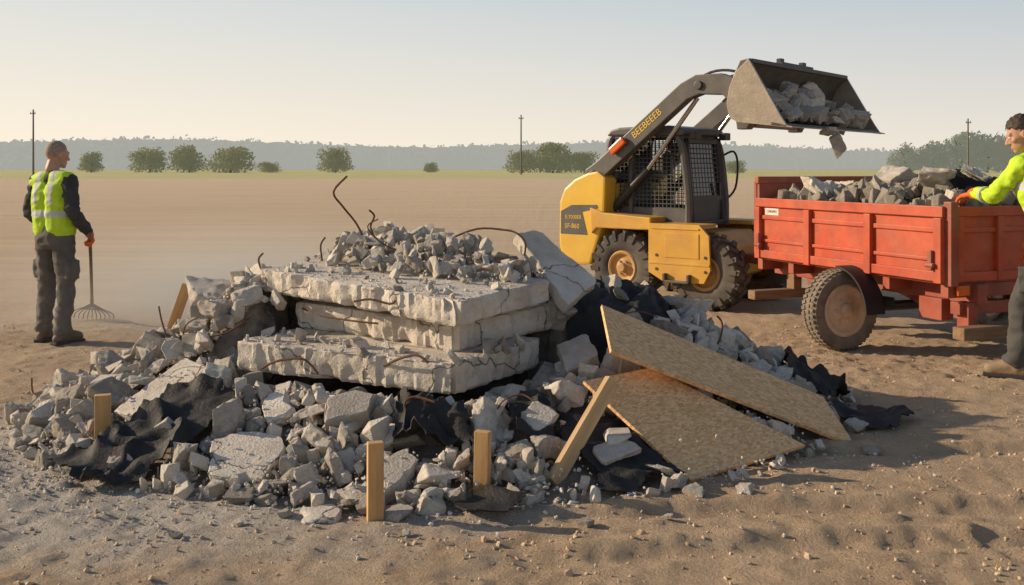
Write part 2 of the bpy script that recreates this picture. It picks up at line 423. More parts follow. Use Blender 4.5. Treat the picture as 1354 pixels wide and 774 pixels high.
nz = fbm(KX*3, KY*3, 4, 3)*.16
KZ = np.zeros_like(KX)
for i in range(KX.shape[0]):
    for j in range(KX.shape[1]):
        x, y = KX[i, j], KY[i, j]
        h = Hb(x, y)
        if under_slab(x, y): h = min(h, .22)
        KZ[i, j] = h-.055+(nz[i, j] if h > .02 else -.06)
ii = np.arange(KX.size).reshape(KX.shape)
Fq = np.stack([ii[:-1, :-1].ravel(), ii[:-1, 1:].ravel(), ii[1:, 1:].ravel(), ii[1:, :-1].ravel()], 1)
core = from_np('crushed_debris', np.stack([KX.ravel(), KY.ravel(), KZ.ravel()], 1), Fq.tolist(), M_debris, smooth=True)
tag(core, 'dark earth and crushed debris filling the rubble heap between its chunks', 'debris', kind='stuff')

# ------------------------------------------------------------------ slabs and boards
def slab(name, pts, t, m, jit=.012, seed=0, rounded=True, step=.05, up=Vector((0, 0, 1)), chip=.03):
    rnd = random.Random(seed)
    pts = [Vector(p) for p in pts]; c = sum(pts, Vector())/len(pts)
    n = Vector()
    for i in range(len(pts)): n += (pts[i]-c).cross(pts[(i+1) % len(pts)]-c)
    n.normalize()
    if n.dot(up) < 0: n = -n
    x = (pts[1]-pts[0]); x = (x-n*x.dot(n)).normalized(); y = n.cross(x)
    p2 = [Vector(((p-c).dot(x), (p-c).dot(y))) for p in pts]
    out = []
    for i in range(len(p2)):
        a, b = p2[i], p2[(i+1) % len(p2)]; L = (b-a).length; k = max(1, int(L/step))
        for j in range(k):
            q = a.lerp(b, j/k)
            if jit:
                e = (b-a).normalized(); q = q+Vector((e.y, -e.x))*jit*(noise.noise((q.x*3+seed, q.y*3, seed))*1.0+noise.noise((q.x*18+seed, q.y*18, seed))*.8+rnd.uniform(-.25, .25))
                if j == 0: q = q.lerp(Vector((0, 0)), rnd.uniform(.01, .05))
            out.append(q)
    bm = B(); rings = []
    prof = [(.010, 0), (.003, -.004), (0, -.011)]+[(0, -t*f) for f in (.18, .30, .42, .54, .66, .78, .89)]+[(.015, -t)] if rounded else [(.001, 0), (0, -.002), (0, -t)]
    for ins, z in prof:
        ring = []
        for q in out:
            d = q.length; s = max(.01, (d-ins)/d) if d > 1e-6 else 1
            v = Vector((q.x*s, q.y*s, z))
            if jit:
                k = 0
                if z < -.004:
                    k = noise.noise((v.x*6+seed, v.y*6, v.z*7))*jit*1.2+noise.noise((v.x*24+seed, v.y*24, v.z*26))*jit*.9
                if chip:
                    c1 = noise.noise((v.x*7+seed*3, v.y*7, 2.0)); c2 = noise.noise((v.x*19+seed*3, v.y*19, 5.0))
                    ch = (max(0, c1-.2)*1.4+.55*max(0, c2-.24))
                    k -= chip*ch*2*max(0, 1+z/(t*.6))
                    c3 = noise.noise((v.x*6+seed*7, v.y*6, 9.0))
                    k -= chip*max(0, c3-.2)*1.5*max(0, -z/t*1.6-.6)
                k = max(k, -.11)
                v.x *= 1+k/max(d, .05); v.y *= 1+k/max(d, .05)
            ring.append(bm.verts.new(v))
        rings.append(ring)
    k = len(out)
    for a, b in zip(rings[:-1], rings[1:]):
        for i in range(k): bm.faces.new((a[i], a[(i+1) % k], b[(i+1) % k], b[i]))
    bm.faces.new(rings[0]); bm.faces.new(rings[-1][::-1])
    o = obj(name, bm, m, smooth=rounded, ang=22)
    M4 = Matrix((x, y, n)).transposed().to_4x4(); M4.translation = c
    o.matrix_world = M4
    return o
s3 = slab('broken_concrete_piece', Q3, .145, M_slab, jit=.017, seed=3, chip=.10, step=.022)
tag(s3, 'topmost large concrete slab of the stack with rubble piled on its back half', 'concrete piece')
s2 = slab('broken_concrete_piece', Q2, .165, M_slab, jit=.017, seed=5, chip=.10, step=.022)
tag(s2, 'shorter middle concrete slab sandwiched in the stack of three', 'concrete piece')
s1 = slab('broken_concrete_piece', Q1, .175, M_slab, jit=.017, seed=8, chip=.10, step=.022)
tag(s1, 'lowest concrete slab of the stack, jutting out furthest to the left front', 'concrete piece')
sp = [
 ([P(150, 546, 5.75), P(246, 476, 6.2), P(274, 490, 6.0), P(192, 564, 5.55)], .07, 'long pale broken slab slanting down the left slope behind the left stake', (0, 0, 1)),
 ([P(281, 590, 5.25), P(328, 580, 5.32), P(376, 588, 5.26), P(380, 606, 5.14), P(348, 646, 4.9), P(275, 641, 4.93)], .075, 'wide flat pale concrete slab piece lying at the front foot beside the black sheet', (0, -.3, 1)),
 ([P(680, 310, 6.75), P(714, 300, 6.85), P(790, 374, 6.6), P(752, 400, 6.25)], .09, 'tilted thick slab piece leaning down off the right end of the slab stack', (.5, -.6, .8)),
 ([P(432, 526, 5.4), P(470, 513, 5.45), P(496, 520, 5.4), P(488, 546, 5.27), P(428, 556, 5.2)], .10, 'pale square concrete block under the lowest slab, left of centre', (0, -.8, .6)),
 ([P(683, 540, 5.3), P(712, 527, 5.35), P(740, 548, 5.28), P(722, 570, 5.17), P(690, 565, 5.19)], .06, 'grey angular slab piece below the right end of the stack', (0, -.7, .7)),
 ([P(396, 680, 4.64), P(440, 674, 4.68), P(453, 684, 4.6), P(446, 696, 4.5), P(401, 698, 4.48)], .06, 'small flat concrete piece lying alone on the soil in front of the heap', (0, 0, 1)),
 ([P(340, 528, 5.6), P(378, 518, 5.65), P(390, 544, 5.45), P(354, 566, 5.37)], .07, 'grey tilted block between the lowest slab and the black sheet', (-.2, -.8, .6)),
 ([P(505, 608, 4.95), P(540, 590, 5.05), P(556, 606, 4.95), P(530, 640, 4.78), P(506, 650, 4.72)], .09, 'upright concrete block standing just behind the middle stake', (.2, -.8, .6)),
 ([P(735, 455, 6.0), P(775, 440, 6.1), P(795, 470, 5.9), P(750, 490, 5.8)], .08, 'grey block wedged between the slab stack and the upper board', (.2, -.6, .7)),
 ([P(780, 590, 5.12), P(830, 575, 5.2), P(850, 592, 5.1), P(800, 612, 5.0)], .04, 'thin pale slab piece lying in the shade under the lower board', (0, -.3, 1)),
]
SPQ = []
for i, (pts, t, lab, up) in enumerate(sp):
    lift = max(0, max(Hb(p.x, p.y)-p.z for p in pts)+.02) if i not in (2, 5, 9) else 0
    lift = min(lift, .02 if i in (3, 6) else .08)
    pts = [p+Vector((0, -.25*lift, lift)) for p in pts]
    if i == 5: pts = [p+Vector((0, 0, .035)) for p in pts]
    SPQ.append(pts)
    o = slab('broken_concrete_piece', pts, t, M_slab if i in (0, 1, 2, 5) else M_chunk, jit=.010, seed=20+i, step=.03, up=Vector(up), chip=.035)
    tag(o, lab, 'concrete piece')
BQ1 = [P(798, 399, 5.95), P(1086, 528, 6.15), P(1134, 585, 5.78), P(806, 468, 5.55)]
BQ2 = [P(772, 503, 5.5), P(860, 487, 5.75), P(1066, 588, 5.5), P(913, 636, 5.06)]
ob1 = slab('strand_board', BQ1, .02, M_osb, jit=0, rounded=False, step=9)
tag(ob1, 'long upper strand board sloping off the slab stack to the soil', 'wooden board')
ob2 = slab('strand_board', BQ2, .02, M_osb, jit=0, rounded=False, step=9)
tag(ob2, 'lower strand board lying partly under the longer board', 'wooden board')

# stakes and plank
KEEP = []
def stake(px, py0, py1, w, Y, lab, tilt=(0, 0), rz=.2, m=M_wood):
    top = P(px, py0, Y); bot = P(px, py1, Y)
    h = top.z-bot.z+.12
    bm = B(); bx(bm, (0, 0, h/2-.12), (w, w*.62, h))
    o = obj('wooden_stake', bm, m, bev=.004); o.location = bot; o.rotation_euler = (tilt[0], tilt[1], rz)
    KEEP.append((bot.x, bot.y, px-17, px+17, py0-2, py1-6))
    return tag(o, lab, 'wooden stake')
stake(136, 522, 592, .085, 5.50, 'short wooden stake at the left end of the heap, beside the black sheet', rz=.35)
stake(496, 584, 684, .073, 4.55, 'tallest wooden stake standing front and centre before the heap', (.02, .0), rz=.3)
stake(637, 570, 656, .075, 4.84, 'wooden stake standing right of centre before the heap', (0, .02), rz=-.3)
o = stake(228, 374, 432, .07, 7.0, 'wooden offcut poking out tilted from the far left slope', (0, .33), rz=.2)
p0, p1 = P(731, 642, 4.98), P(808, 508, 5.36)
bm = B(); L = (p1-p0).length; bx(bm, (L/2, 0, 0), (L, .09, .032))
x = (p1-p0).normalized(); y = Vector((.75, .75, .1)); y = (y-x*y.dot(x)).normalized(); z = x.cross(y)
o = obj('wooden_plank', bm, M_plank, bev=.003); M4 = Matrix((x, y, z)).transposed().to_4x4(); M4.translation = p0+Vector((0, -.03, .02)); o.matrix_world = M4
tag(o, 'narrow wooden plank leaning against the corner of the lower board', 'plank')

# rebar
def rebar(pts, lab, r=.0075, n=4, group=None):
    bm = B(); q = smooth_pts([P(*p) for p in pts], n); tube(bm, q, r*.88, 7)
    return tag(obj('rebar', bm, M_rebar, smooth=True), lab, 'steel rod', group)
rebar([(480, 325, 7.0), (479, 312, 7.0), (470, 294, 7.0), (453, 273, 6.95), (441, 254, 6.9), (459, 233, 6.9)], 'tall rusty rod with a kinked tip rising highest above the heap', .0085)
rebar([(497, 318, 6.9), (490, 300, 6.9), (495, 286, 6.9), (488, 278, 6.9)], 'short crooked rusty rod just right of the tall one', .008)
rebar([(590, 318, 6.75), (630, 303, 6.7), (665, 304, 6.65), (684, 309, 6.6), (695, 325, 6.55), (688, 358, 6.45)], 'rusty rod arching over the top rubble to the slab right end', .008)
rebar([(426, 345, 6.55), (424, 325, 6.6), (430, 314, 6.6)], 'short rusty rod sticking up near the top left of the slab', .007)
rebar([(468, 399, 5.98), (490, 396, 5.93), (515, 402, 5.88), (523, 398, 5.86)], 'bent rusty rod on the front face of the topmost slab', .008)
rebar([(345, 488, 6.0), (365, 478, 5.93), (395, 474, 5.86), (408, 480, 5.84), (420, 494, 5.8)], 'bent rusty rod hooking out of the lowest slab left front', .0085)
rebar([(508, 484, 5.7), (530, 474, 5.58), (552, 470, 5.52), (566, 480, 5.48)], 'bent rusty rod hooking out of the lowest slab near its corner', .0085)
rebar([(400, 408, 6.45), (425, 418, 6.2), (470, 425, 6.02), (500, 428, 5.96)], 'thin rusty rod along the middle slab under the top slab', .007)
rebar([(42, 500, 6.4), (44, 520, 6.35), (62, 523, 6.3), (100, 520, 6.2), (135, 500, 6.2), (163, 478, 6.25)], 'long rusty wire looping over the far left foot of the heap', .0065)
rebar([(222, 450, 6.6), (214, 425, 6.65), (210, 405, 6.65)], 'thin rusty rod standing on the left slope beside the wooden offcut', .0065)
rebar([(250, 470, 6.3), (268, 448, 6.3), (300, 440, 6.25), (330, 420, 6.3)], 'rusty rod lying across the left slope beside the slab stack', .007)
rebar([(940, 470, 6.45), (952, 448, 6.4), (955, 428, 6.4), (948, 418, 6.4)], 'rusty rod poking up behind the upper board on the right slope', .0075)
rebar([(545, 560, 5.2), (535, 535, 5.2), (548, 525, 5.2), (575, 532, 5.15)], 'rusty rod curling over the bunched black sheet at the front', .0075)
rebar([(345, 356, 6.7), (342, 343, 6.7), (348, 335, 6.72)], 'stub of rusty rod at the left end of the topmost slab', .0075)
rebar([(520, 330, 6.6), (500, 318, 6.6), (486, 300, 6.6), (500, 290, 6.6)], 'thin curled wire standing in the top rubble right of the tall rod', .005)
rebar([(240, 452, 6.4), (246, 430, 6.4), (262, 420, 6.4)], 'thin bent wire on the left slope just right of the wooden offcut', .005)
rebar([(800, 440, 6.2), (812, 420, 6.2), (845, 412, 6.2), (870, 420, 6.2)], 'thin rusty wire arching over the black sheet above the upper board', .005)
rebar([(655, 545, 5.3), (668, 528, 5.25), (690, 522, 5.25), (705, 530, 5.2)], 'thin rusty wire bent over the chunks below the stack right end', .005)

# ------------------------------------------------------------------ black membrane sheets
def mem_poly(p): return [GP(*q) for q in p]
MEM = [
 ([(58, 644, .02), (76, 610, .05), (150, 590, .10), (213, 562, .15), (243, 534, .24), (300, 540, .22), (334, 568, .15), (285, 592, .1), (222, 626, .04), (125, 656, .01)], .06, .13, 'large black membrane sheet draped over the left front foot of the heap'),
 ([(510, 574, .2), (540, 550, .25), (582, 548, .25), (625, 564, .2), (616, 597, .15), (562, 618, .1), (520, 606, .12)], .07, .22, 'bunched black membrane sheet crumpled in the middle of the front slope'),
 ([(598, 664, .02), (650, 653, .03), (714, 673, .01), (690, 691, 0), (640, 694, 0)], .03, .06, 'flat black membrane scrap on the soil at the foot of the right stake'),
 ([(735, 388, .72), (775, 375, .75), (835, 380, .7), (890, 405, .6), (905, 428, .55), (820, 432, .6), (760, 428, .65)], .05, .13, 'black membrane sheet hanging over the heap right of the slab stack'),
 ([(1035, 480, .25), (1108, 474, .27), (1130, 506, .15), (1090, 530, .1), (1030, 520, .12)], .08, .24, 'black membrane sheet bulging behind the far end of the upper board'),
 ([(1085, 545, .05), (1160, 534, .06), (1210, 565, .0), (1130, 574, .0)], .03, .07, 'black membrane strip trailing over the soil at the right tip of the heap'),
 ([(755, 556, .15), (835, 590, .1), (912, 642, 0), (800, 664, .0), (765, 640, .0), (740, 600, .1)], .03, .07, 'black membrane sheet spread in shade under the lower board'),
 ([(660, 560, .2), (700, 543, .25), (738, 560, .2), (728, 612, .1), (678, 608, .1)], .06, .14, 'black membrane sheet showing between chunks left of the plank'),
 ([(232, 418, .52), (275, 393, .6), (300, 388, .64), (300, 408, .6), (262, 424, .5)], .05, .10, 'black membrane sheet on the far upper left slope'),
]
mem_xy = []
for k, (pp, lift, amp, lab) in enumerate(MEM):
    poly = mem_poly(pp); mem_xy.append(poly)
    x0 = min(p.x for p in poly)-.05; x1 = max(p.x for p in poly)+.05; y0 = min(p.y for p in poly)-.05; y1 = max(p.y for p in poly)+.05
    st = .02
    X, Y = np.meshgrid(np.arange(x0, x1, st), np.arange(y0, y1, st))
    JX = X+fbm(X*4, Y*4, 4, k+60)*.26; JY = Y+fbm(X*4, Y*4, 4, k+80)*.26
    ang = .4+k*1.3
    ph = (X*math.cos(ang)+Y*math.sin(ang))*8+fbm(X*2.2, Y*2.2, 3, k)*13
    ph2 = (-X*math.sin(ang)+Y*math.cos(ang))*13+fbm(X*3.2, Y*3.2, 3, k+31)*12
    fold = (1-np.abs(np.sin(ph)))**2*amp*.6+(1-np.abs(np.sin(ph2)))**2*amp*.3+fbm(X*3.5, Y*3.5, 3, k+5)*amp+fbm(X*12, Y*12, 2, k+9)*amp*.25
    bm = B(); vid = {}
    for i in range(X.shape[0]):
        for j in range(X.shape[1]):
            if inpoly(JX[i, j], JY[i, j], poly):
                x, y = X[i, j], Y[i, j]
                zz = Hb(x, y)+lift+max(fold[i, j], -lift*.8)
                vid[i, j] = bm.verts.new((x, y, max(zz, gzf(x, y)+.012)))
    for (i, j) in list(vid):
        q = [(i, j), (i, j+1), (i+1, j+1), (i+1, j)]
        if all(t in vid for t in q): bm.faces.new([vid[t] for t in q])
    for v in [v for v in bm.verts if not v.link_faces]: bm.verts.remove(v)
    bmesh.ops.smooth_vert(bm, verts=bm.verts, factor=.5, use_axis_x=True, use_axis_y=True, use_axis_z=True)
    bmesh.ops.solidify(bm, geom=bm.faces[:], thickness=.008)
    tag(obj('membrane_sheet', bm, M_membrane, smooth=True, ang=60), lab, 'black sheet')

# ------------------------------------------------------------------ concrete chunks
def chunk_mesh(seed, elong=(1, .8, .6), detail=True, j=1.0):
    rnd = random.Random(seed); bm = B()
    sh = (rnd.uniform(-.25, .25)*j, rnd.uniform(-.25, .25)*j)
    for sx in (-1, 1):
        for sy in (-1, 1):
            for sz in (-1, 1):
                v = Vector((sx*.5+rnd.uniform(-.15, .15)*j, sy*.5+rnd.uniform(-.17, .17)*j, sz*.5+rnd.uniform(-.13, .13)*j))
                if rnd.random() < .3:
                    for ax in rnd.sample((0, 1, 2), 2):
                        w = v.copy(); w[ax] *= rnd.uniform(.15, .6); bm.verts.new((w.x*elong[0]+w.z*sh[0], w.y*elong[1]+w.z*sh[1], w.z*elong[2]))
                else: bm.verts.new((v.x*elong[0]+v.z*sh[0], v.y*elong[1]+v.z*sh[1], v.z*elong[2]))
    r = bmesh.ops.convex_hull(bm, input=bm.verts)
    bmesh.ops.delete(bm, geom=[e for e in r['geom_unused'] if isinstance(e, bmesh.types.BMVert)], context='VERTS')
    bmesh.ops.dissolve_limit(bm, angle_limit=R(10), verts=bm.verts, edges=bm.edges)
    if detail:
        bmesh.ops.bevel(bm, geom=bm.edges[:], offset=.02, segments=1, affect='EDGES', clamp_overlap=True)
        bmesh.ops.triangulate(bm, faces=bm.faces)
        for _ in range(3):
            bmesh.ops.subdivide_edges(bm, edges=[e for e in bm.edges if e.calc_length() > .09], cuts=1)
            bmesh.ops.triangulate(bm, faces=bm.faces)
        for v in bm.verts:
            k = noise.noise(v.co*4+Vector((seed, 0, 0)))*.06+noise.noise(v.co*10+Vector((seed, 0, 0)))*.045
            v.co += v.co.normalized()*k
    bmesh.ops.recalc_face_normals(bm, faces=bm.faces)
    return bm
def bm_to_me(bm, name, m):
    me = bpy.data.meshes.new(name); bm.to_mesh(me); bm.free(); me.materials.append(m)
    me.polygons.foreach_set('use_smooth', [True]*len(me.polygons)); me.set_sharp_from_angle(angle=R(22))
    return me
def darker(me):
    d = me.copy(); d.materials.clear(); d.materials.append(M_chunkd); return d
CH_ME = [bm_to_me(chunk_mesh(100+k, (1, random.uniform(.5, .95), random.uniform(.35, .75)), True, random.uniform(.8, 1.25)), 'concrete_chunk', M_chunk) for k in range(26)]
CH_ME += [darker(m) for m in CH_ME[:8]]
CH_FLAT = [bm_to_me(chunk_mesh(200+k, (1, random.uniform(.5, .95), random.uniform(.16, .28)), True, 1.1), 'concrete_chunk', M_chunk) for k in range(14)]
CH_FLAT += [darker(m) for m in CH_FLAT[:6]]
LOW = []
for k in range(22):
    bm = chunk_mesh(300+k, (1, random.uniform(.45, .95), random.uniform(.22, .8)), False, random.uniform(.8, 1.5))
    bmesh.ops.bevel(bm, geom=bm.edges[:], offset=.03, segments=1, affect='EDGES', clamp_overlap=True)
    bm.verts.index_update()
    LOW.append((np.array([v.co[:] for v in bm.verts]), [[v.index for v in f.verts] for f in bm.faces])); bm.free()
ICO = []
for k in range(8):
    bm = B(); bmesh.ops.create_icosphere(bm, subdivisions=1, radius=.5)
    for v in bm.verts: v.co *= random.uniform(.6, 1.2)
    for v in bm.verts: v.co.z *= random.uniform(.5, .8)
    bm.verts.index_update()
    ICO.append((np.array([v.co[:] for v in bm.verts]), [[v.index for v in f.verts] for f in bm.faces])); bm.free()
def scatter(name, base, places, m, smooth=False):
    VV = []; FF = []; off = 0
    for (pos, s, e) in places:
        bv, bf = random.choice(base)
        rot = np.array(Euler(e).to_matrix())
        VV.append(bv@rot.T*s+np.array(pos)); FF += [[i+off for i in f] for f in bf]; off += len(bv)
    return from_np(name, np.concatenate(VV), FF, m, smooth=smooth)
def chunk(pos, s, e, lab, group, flat=False):
    o = link('concrete_chunk', random.choice(CH_FLAT if flat else CH_ME)); o.location = pos; o.scale = (s, s*random.uniform(.8, 1.2), s*random.uniform(.8, 1.2)); o.rotation_euler = e
    return tag(o, lab, 'concrete chunk', group)
def pix(x, y, z): return CX+x/y*F, HY+(CH-z)/y*F
SPX = [([pix(*p) for p in q], sum(p.y for p in q)/len(q)) for q in SPQ+[BQ1, BQ2]]
SPX.append(([(309, 452), (602, 484), (718, 449), (718, 470), (604, 512), (322, 484)], 6.1))      # front of the lowest slab
SPX.append(([(795, 502), (818, 512), (750, 645), (722, 640)], 5.15))                              # the leaning plank
SPB = [(min(p[0] for p in pp), max(p[0] for p in pp), min(p[1] for p in pp), max(p[1] for p in pp)) for pp, _ in SPX]
def blocked(x, y, z, s):
    for q in [BQ1, BQ2]+SPQ:
        for ox, oy in ((0, 0), (s*.4, 0), (-s*.4, 0), (0, s*.4)):
            if inpoly(x+ox, y+oy, q):
                if z+s*.5 > plane_z(q, x+ox, y+oy)-.02: return True
    # keep the big pieces and stakes clear of loose chunks leaning in front of them
    for (kx, ky, x0, x1, y0, y1) in KEEP:
        if (x-kx)**2+(y-ky)**2 < (.05+s*.5)**2: return True
        if y < ky:
            u, v = pix(x, y, z+s*.3); m = s*.4/y*F
            if x0-m < u < x1+m and y0 < v < y1: return True
    if s > .035:
        for dz in (.4, -.1):
            for dx in (-.35, 0, .35):
                u, v = pix(x+dx*s, y, z+dz*s)
                for (pp, my), bb in zip(SPX, SPB):
                    if y < my and bb[0] < u < bb[1] and bb[2] < v < bb[3] and inpoly(u, v, pp): return True
    return False
def region(x, y, onTop):
    if onTop: return ('broken concrete chunk among the rubble piled on top of the slab stack', 'chunks on top of the slabs')
    if x < -1.6: return ('broken concrete chunk among the loose rubble of the left slope', 'chunks on the left slope')
    if x > .45: return ('broken concrete chunk among the rubble of the right slope by the boards', 'chunks on the right slope')
    if y > 6.9: return ('broken concrete chunk among the rubble behind the slab stack', 'chunks behind the slabs')
    if x < -.6: return ('broken concrete chunk on the front slope left of the middle stake', 'chunks on the left front slope')
    return ('broken concrete chunk on the front slope right of the middle stake', 'chunks on the right front slope')
placed = []
def free(p, s, k):
    for (q, t) in placed:
        if abs(q[0]-p[0]) < (s+t) and abs(q[1]-p[1]) < (s+t) and (q[0]-p[0])**2+(q[1]-p[1])**2+(q[2]-p[2])**2 < ((s+t)*.5*k)**2: return False
    return True
frag = []
rnd = random.Random(11)
tries = 0; made = 0
while made < 204 and tries < 40000:
    tries += 1
    x = rnd.uniform(-3.2, 2.3); y = rnd.uniform(4.55, 7.2)
    hb = Hb(x, y); us = under_slab(x, y); top = inpoly(x, y, Q3)
    if hb < .015: continue
    s = (.20, .19, .17, .15, .14, .13, .12)[min(6, int(made/29))]*rnd.uniform(.8, 1.3)
    if us:
        if not top or top_bump(x, y) < .04: continue
        s = min(s*.75, .12)
    elif y > 6.9 and -1.6 < x < .6: s = min(s*.85, .12)
    if hb < .1: s *= .75
    dsl = min(segd(x, y, A1, B1c), segd(x, y, A1, C1))
    if dsl < .25 and y < 6.5: s = min(s, .12)
    inm = any(inpoly(x, y, m) for m in mem_xy)
    if inm and rnd.random() < .93: continue
    z = Hs(x, y)+s*.2
    if blocked(x, y, z, s): continue
    if not us:
        if any(under_slab(x+ox, y+oy) for ox, oy in ((s*.45, 0), (-s*.45, 0), (0, s*.45), (0, -s*.45))) and rnd.random() < .85: continue
    if not free((x, y, z), s, .86): continue
    placed.append(((x, y, z), s)); made += 1
    lab, grp = region(x, y, top)
    chunk((x, y, z), s, (rnd.gauss(0, .45), rnd.gauss(0, .45), rnd.uniform(0, 6.28)) if rnd.random() < .6 else (rnd.uniform(0, 6.28), rnd.uniform(0, 6.28), rnd.uniform(0, 6.28)), lab, grp, rnd.random() < .32)
made = 0; tries = 0
while made < 3700 and tries < 80000:
    tries += 1
    x = rnd.uniform(-3.5, 2.7); y = rnd.uniform(4.5, 7.7)
    hb = Hb(x, y)
    if hb < .004: continue
    us = under_slab(x, y); top = inpoly(x, y, Q3)
    s = rnd.choice([.02, .025, .03, .04, .05, .06, .075, .09, .11, .13])*rnd.uniform(.8, 1.2)
    if us:
        tb = top_bump(x, y)
        if top and tb < .03:
            if rnd.random() > .3: continue
            s *= .4
        elif top: s *= .8
        elif not top:
            if rnd.random() > .4: continue
            s *= .7
    if hb < .06: s *= .6
    if any(inpoly(x, y, m) for m in mem_xy) and rnd.random() < .975: continue
    z = Hs(x, y)+s*(.2 if us and not top_bump(x, y) > .03 else rnd.uniform(-.05, .5))
    if s > .02 and blocked(x, y, z, s): continue
    e = (rnd.gauss(0, .5), rnd.gauss(0, .5), rnd.uniform(0, 6.28)) if rnd.random() < .45 else (rnd.uniform(0, 6.28), rnd.uniform(0, 6.28), rnd.uniform(0, 6.28))
    frag.append(((x, y, z), s, e)); made += 1
o = scatter('rubble_fragments', LOW, frag[:2800], M_chunk)
tag(o, 'small pale concrete fragments filling the heap between the larger chunks', 'rubble', kind='stuff')
o = scatter('rubble_fragments', LOW, frag[2800:], M_chunkd)
tag(o, 'small dark grey concrete fragments filling the heap between the larger chunks', 'rubble', kind='stuff')
pl = []
while len(pl) < 4200:
    x = rnd.uniform(-3.3, 2.4); y = rnd.uniform(4.6, 7.4); hb = Hb(x, y)
    if hb < .01 or any(inpoly(x, y, m) for m in mem_xy): continue
    us = under_slab(x, y)
    if us and top_bump(x, y) < .02 and rnd.random() < .45: continue
    s = .007+.02*rnd.random()**2
    if blocked(x, y, Hs(x, y), .01): continue
    pl.append(((x, y, Hs(x, y)+(s*.3 if us else rnd.uniform(0, .07))), s, (rnd.uniform(0, 6), rnd.uniform(0, 6), rnd.uniform(0, 6))))
tag(scatter('rubble_chips', ICO, pl, M_gravel), 'fine pale concrete chips and dust crumbs over the slabs and heap', 'rubble', kind='stuff')
for (px, py, s) in [(320, 657, .11), (352, 650, .10), (376, 677, .06), (314, 690, .05), (524, 676, .10), (570, 668, .11), (538, 700, .05), (775, 690, .06), (803, 640, .07), (882, 682, .05), (985, 650, .08), (918, 650, .08), (1130, 565, .12), (1152, 590, .09), (60, 612, .11), (25, 588, .10), (248, 632, .11), (468, 655, .11), (700, 655, .10), (232, 705, .05)]:
    p = GP(px, py, .02)
    chunk((p.x, p.y, gzf(p.x, p.y)+s*.22), s, (rnd.gauss(0, .2), rnd.gauss(0, .2), rnd.uniform(0, 6)), 'loose concrete chunk lying by itself on the soil around the foot of the heap', 'loose chunks on the soil')
# gravel + clods
pl = []
while len(pl) < 3200:
    x = rnd.gauss(-1.2, 1.6); y = rnd.gauss(5.3, .5)
    if not (-4.2 < x < 3 and 3.6 < y < 7.5) or Hb(x, y) > .12: continue
    if x > 0 and rnd.random() < .6: continue
    s = .005+.024*rnd.random()**4
    pl.append(((x, y, max(gzf(x, y), Hb(x, y)-.02)+s*.25), s, (rnd.uniform(0, 6), rnd.uniform(0, 6), rnd.uniform(0, 6))))
tag(scatter('gravel', ICO, pl, M_gravel), 'grey gravel and crumbs strewn over the soil around the heap', 'gravel', kind='stuff')
pl = []
while len(pl) < 6500:
    y = 3.3+7*rnd.random()**1.6; x = rnd.uniform(-.62, .62)*y
    s = .005+.024*rnd.random()**3.5
    if rnd.random() < .012: s = rnd.uniform(.025, .05)
    if Hb(x, y) > .03: continue
    if fbm(np.array([x*1.3]), np.array([y*1.3]), 2, 44)[0] < 0 and rnd.random() < .7: continue
    pl.append(((x, y, gzf(x, y)+s*.05), s, (rnd.uniform(0, 6), rnd.uniform(0, 6), rnd.uniform(0, 6))))
tag(scatter('soil_clods', ICO, pl, M_clod), 'crumbly brown clods of soil strewn over the foreground', 'soil', kind='stuff')

# ------------------------------------------------------------------ wheels
def wheel(parent, c, Rr, W, tm, rm, rimR, lugs=0, flip=False):
    bm = B(); h = W/2; d = Rr-rimR
    lathe_y(bm, [(-h*.72, rimR), (-h*.95, rimR+d*.2), (-h, rimR+d*.5), (-h*.93, Rr-d*.14), (-h*.75, Rr-.01), (0, Rr), (h*.75, Rr-.01), (h*.93, Rr-d*.14), (h, rimR+d*.5), (h*.95, rimR+d*.2), (h*.72, rimR), (0, rimR-.02)], 40, True)
    for k in range(lugs):
        a = 2*math.pi*k/lugs
        for s in (-1, 1):
            aa = a+(math.pi/lugs if s > 0 else 0)
            rot = Matrix.Rotation(-aa, 3, 'Y') @ Matrix.Rotation(s*.5, 3, 'X')
            pos = Matrix.Rotation(-aa, 3, 'Y') @ Vector((Rr-.004, s*h*.5, 0))
            bx(bm, pos, (.05, h*1.02, .055*Rr/.4), rot)
            pos2 = Matrix.Rotation(-aa, 3, 'Y') @ Vector((Rr-.055, s*h*.97, .03))
            bx(bm, pos2, (.09, .03, .05), Matrix.Rotation(-aa, 3, 'Y'))
    if not lugs:
        for k in range(44):
            aa = 2*math.pi*k/44
            for s in (-1, 0, 1):
                pos = Matrix.Rotation(-aa-.06*s, 3, 'Y') @ Vector((Rr-.003, s*h*.56, 0))
                bx(bm, pos, (.018, h*.42, .03), Matrix.Rotation(-aa-.06*s, 3, 'Y') @ Matrix.Rotation(.35*s, 3, 'X'))
    o = obj('wheel', bm, tm, parent, smooth=True, ang=40); o.location = c
    if flip: o.rotation_euler = (0, 0, math.pi)
    bm = B()
    lathe_y(bm, [(-h*.80, rimR+.012), (-h*.90, rimR-.005), (-h*.84, rimR-.025), (-h*.62, rimR*.80), (-h*.55, rimR*.62), (-h*.66, rimR*.45), (-h*.70, rimR*.30), (-h*.98, rimR*.27), (-h*1.02, rimR*.22), (-h*1.02, .002)], 32)
    for k in range(6):
        a = k*math.pi/3; q = Vector((math.cos(a), 0, math.sin(a)))*rimR*.42
        cyl(bm, q+Vector((0, -h*.55, 0)), q+Vector((0, -h*.80, 0)), .014, seg=6)
    obj('rim', bm, rm, o, smooth=True, ang=30)
    return o

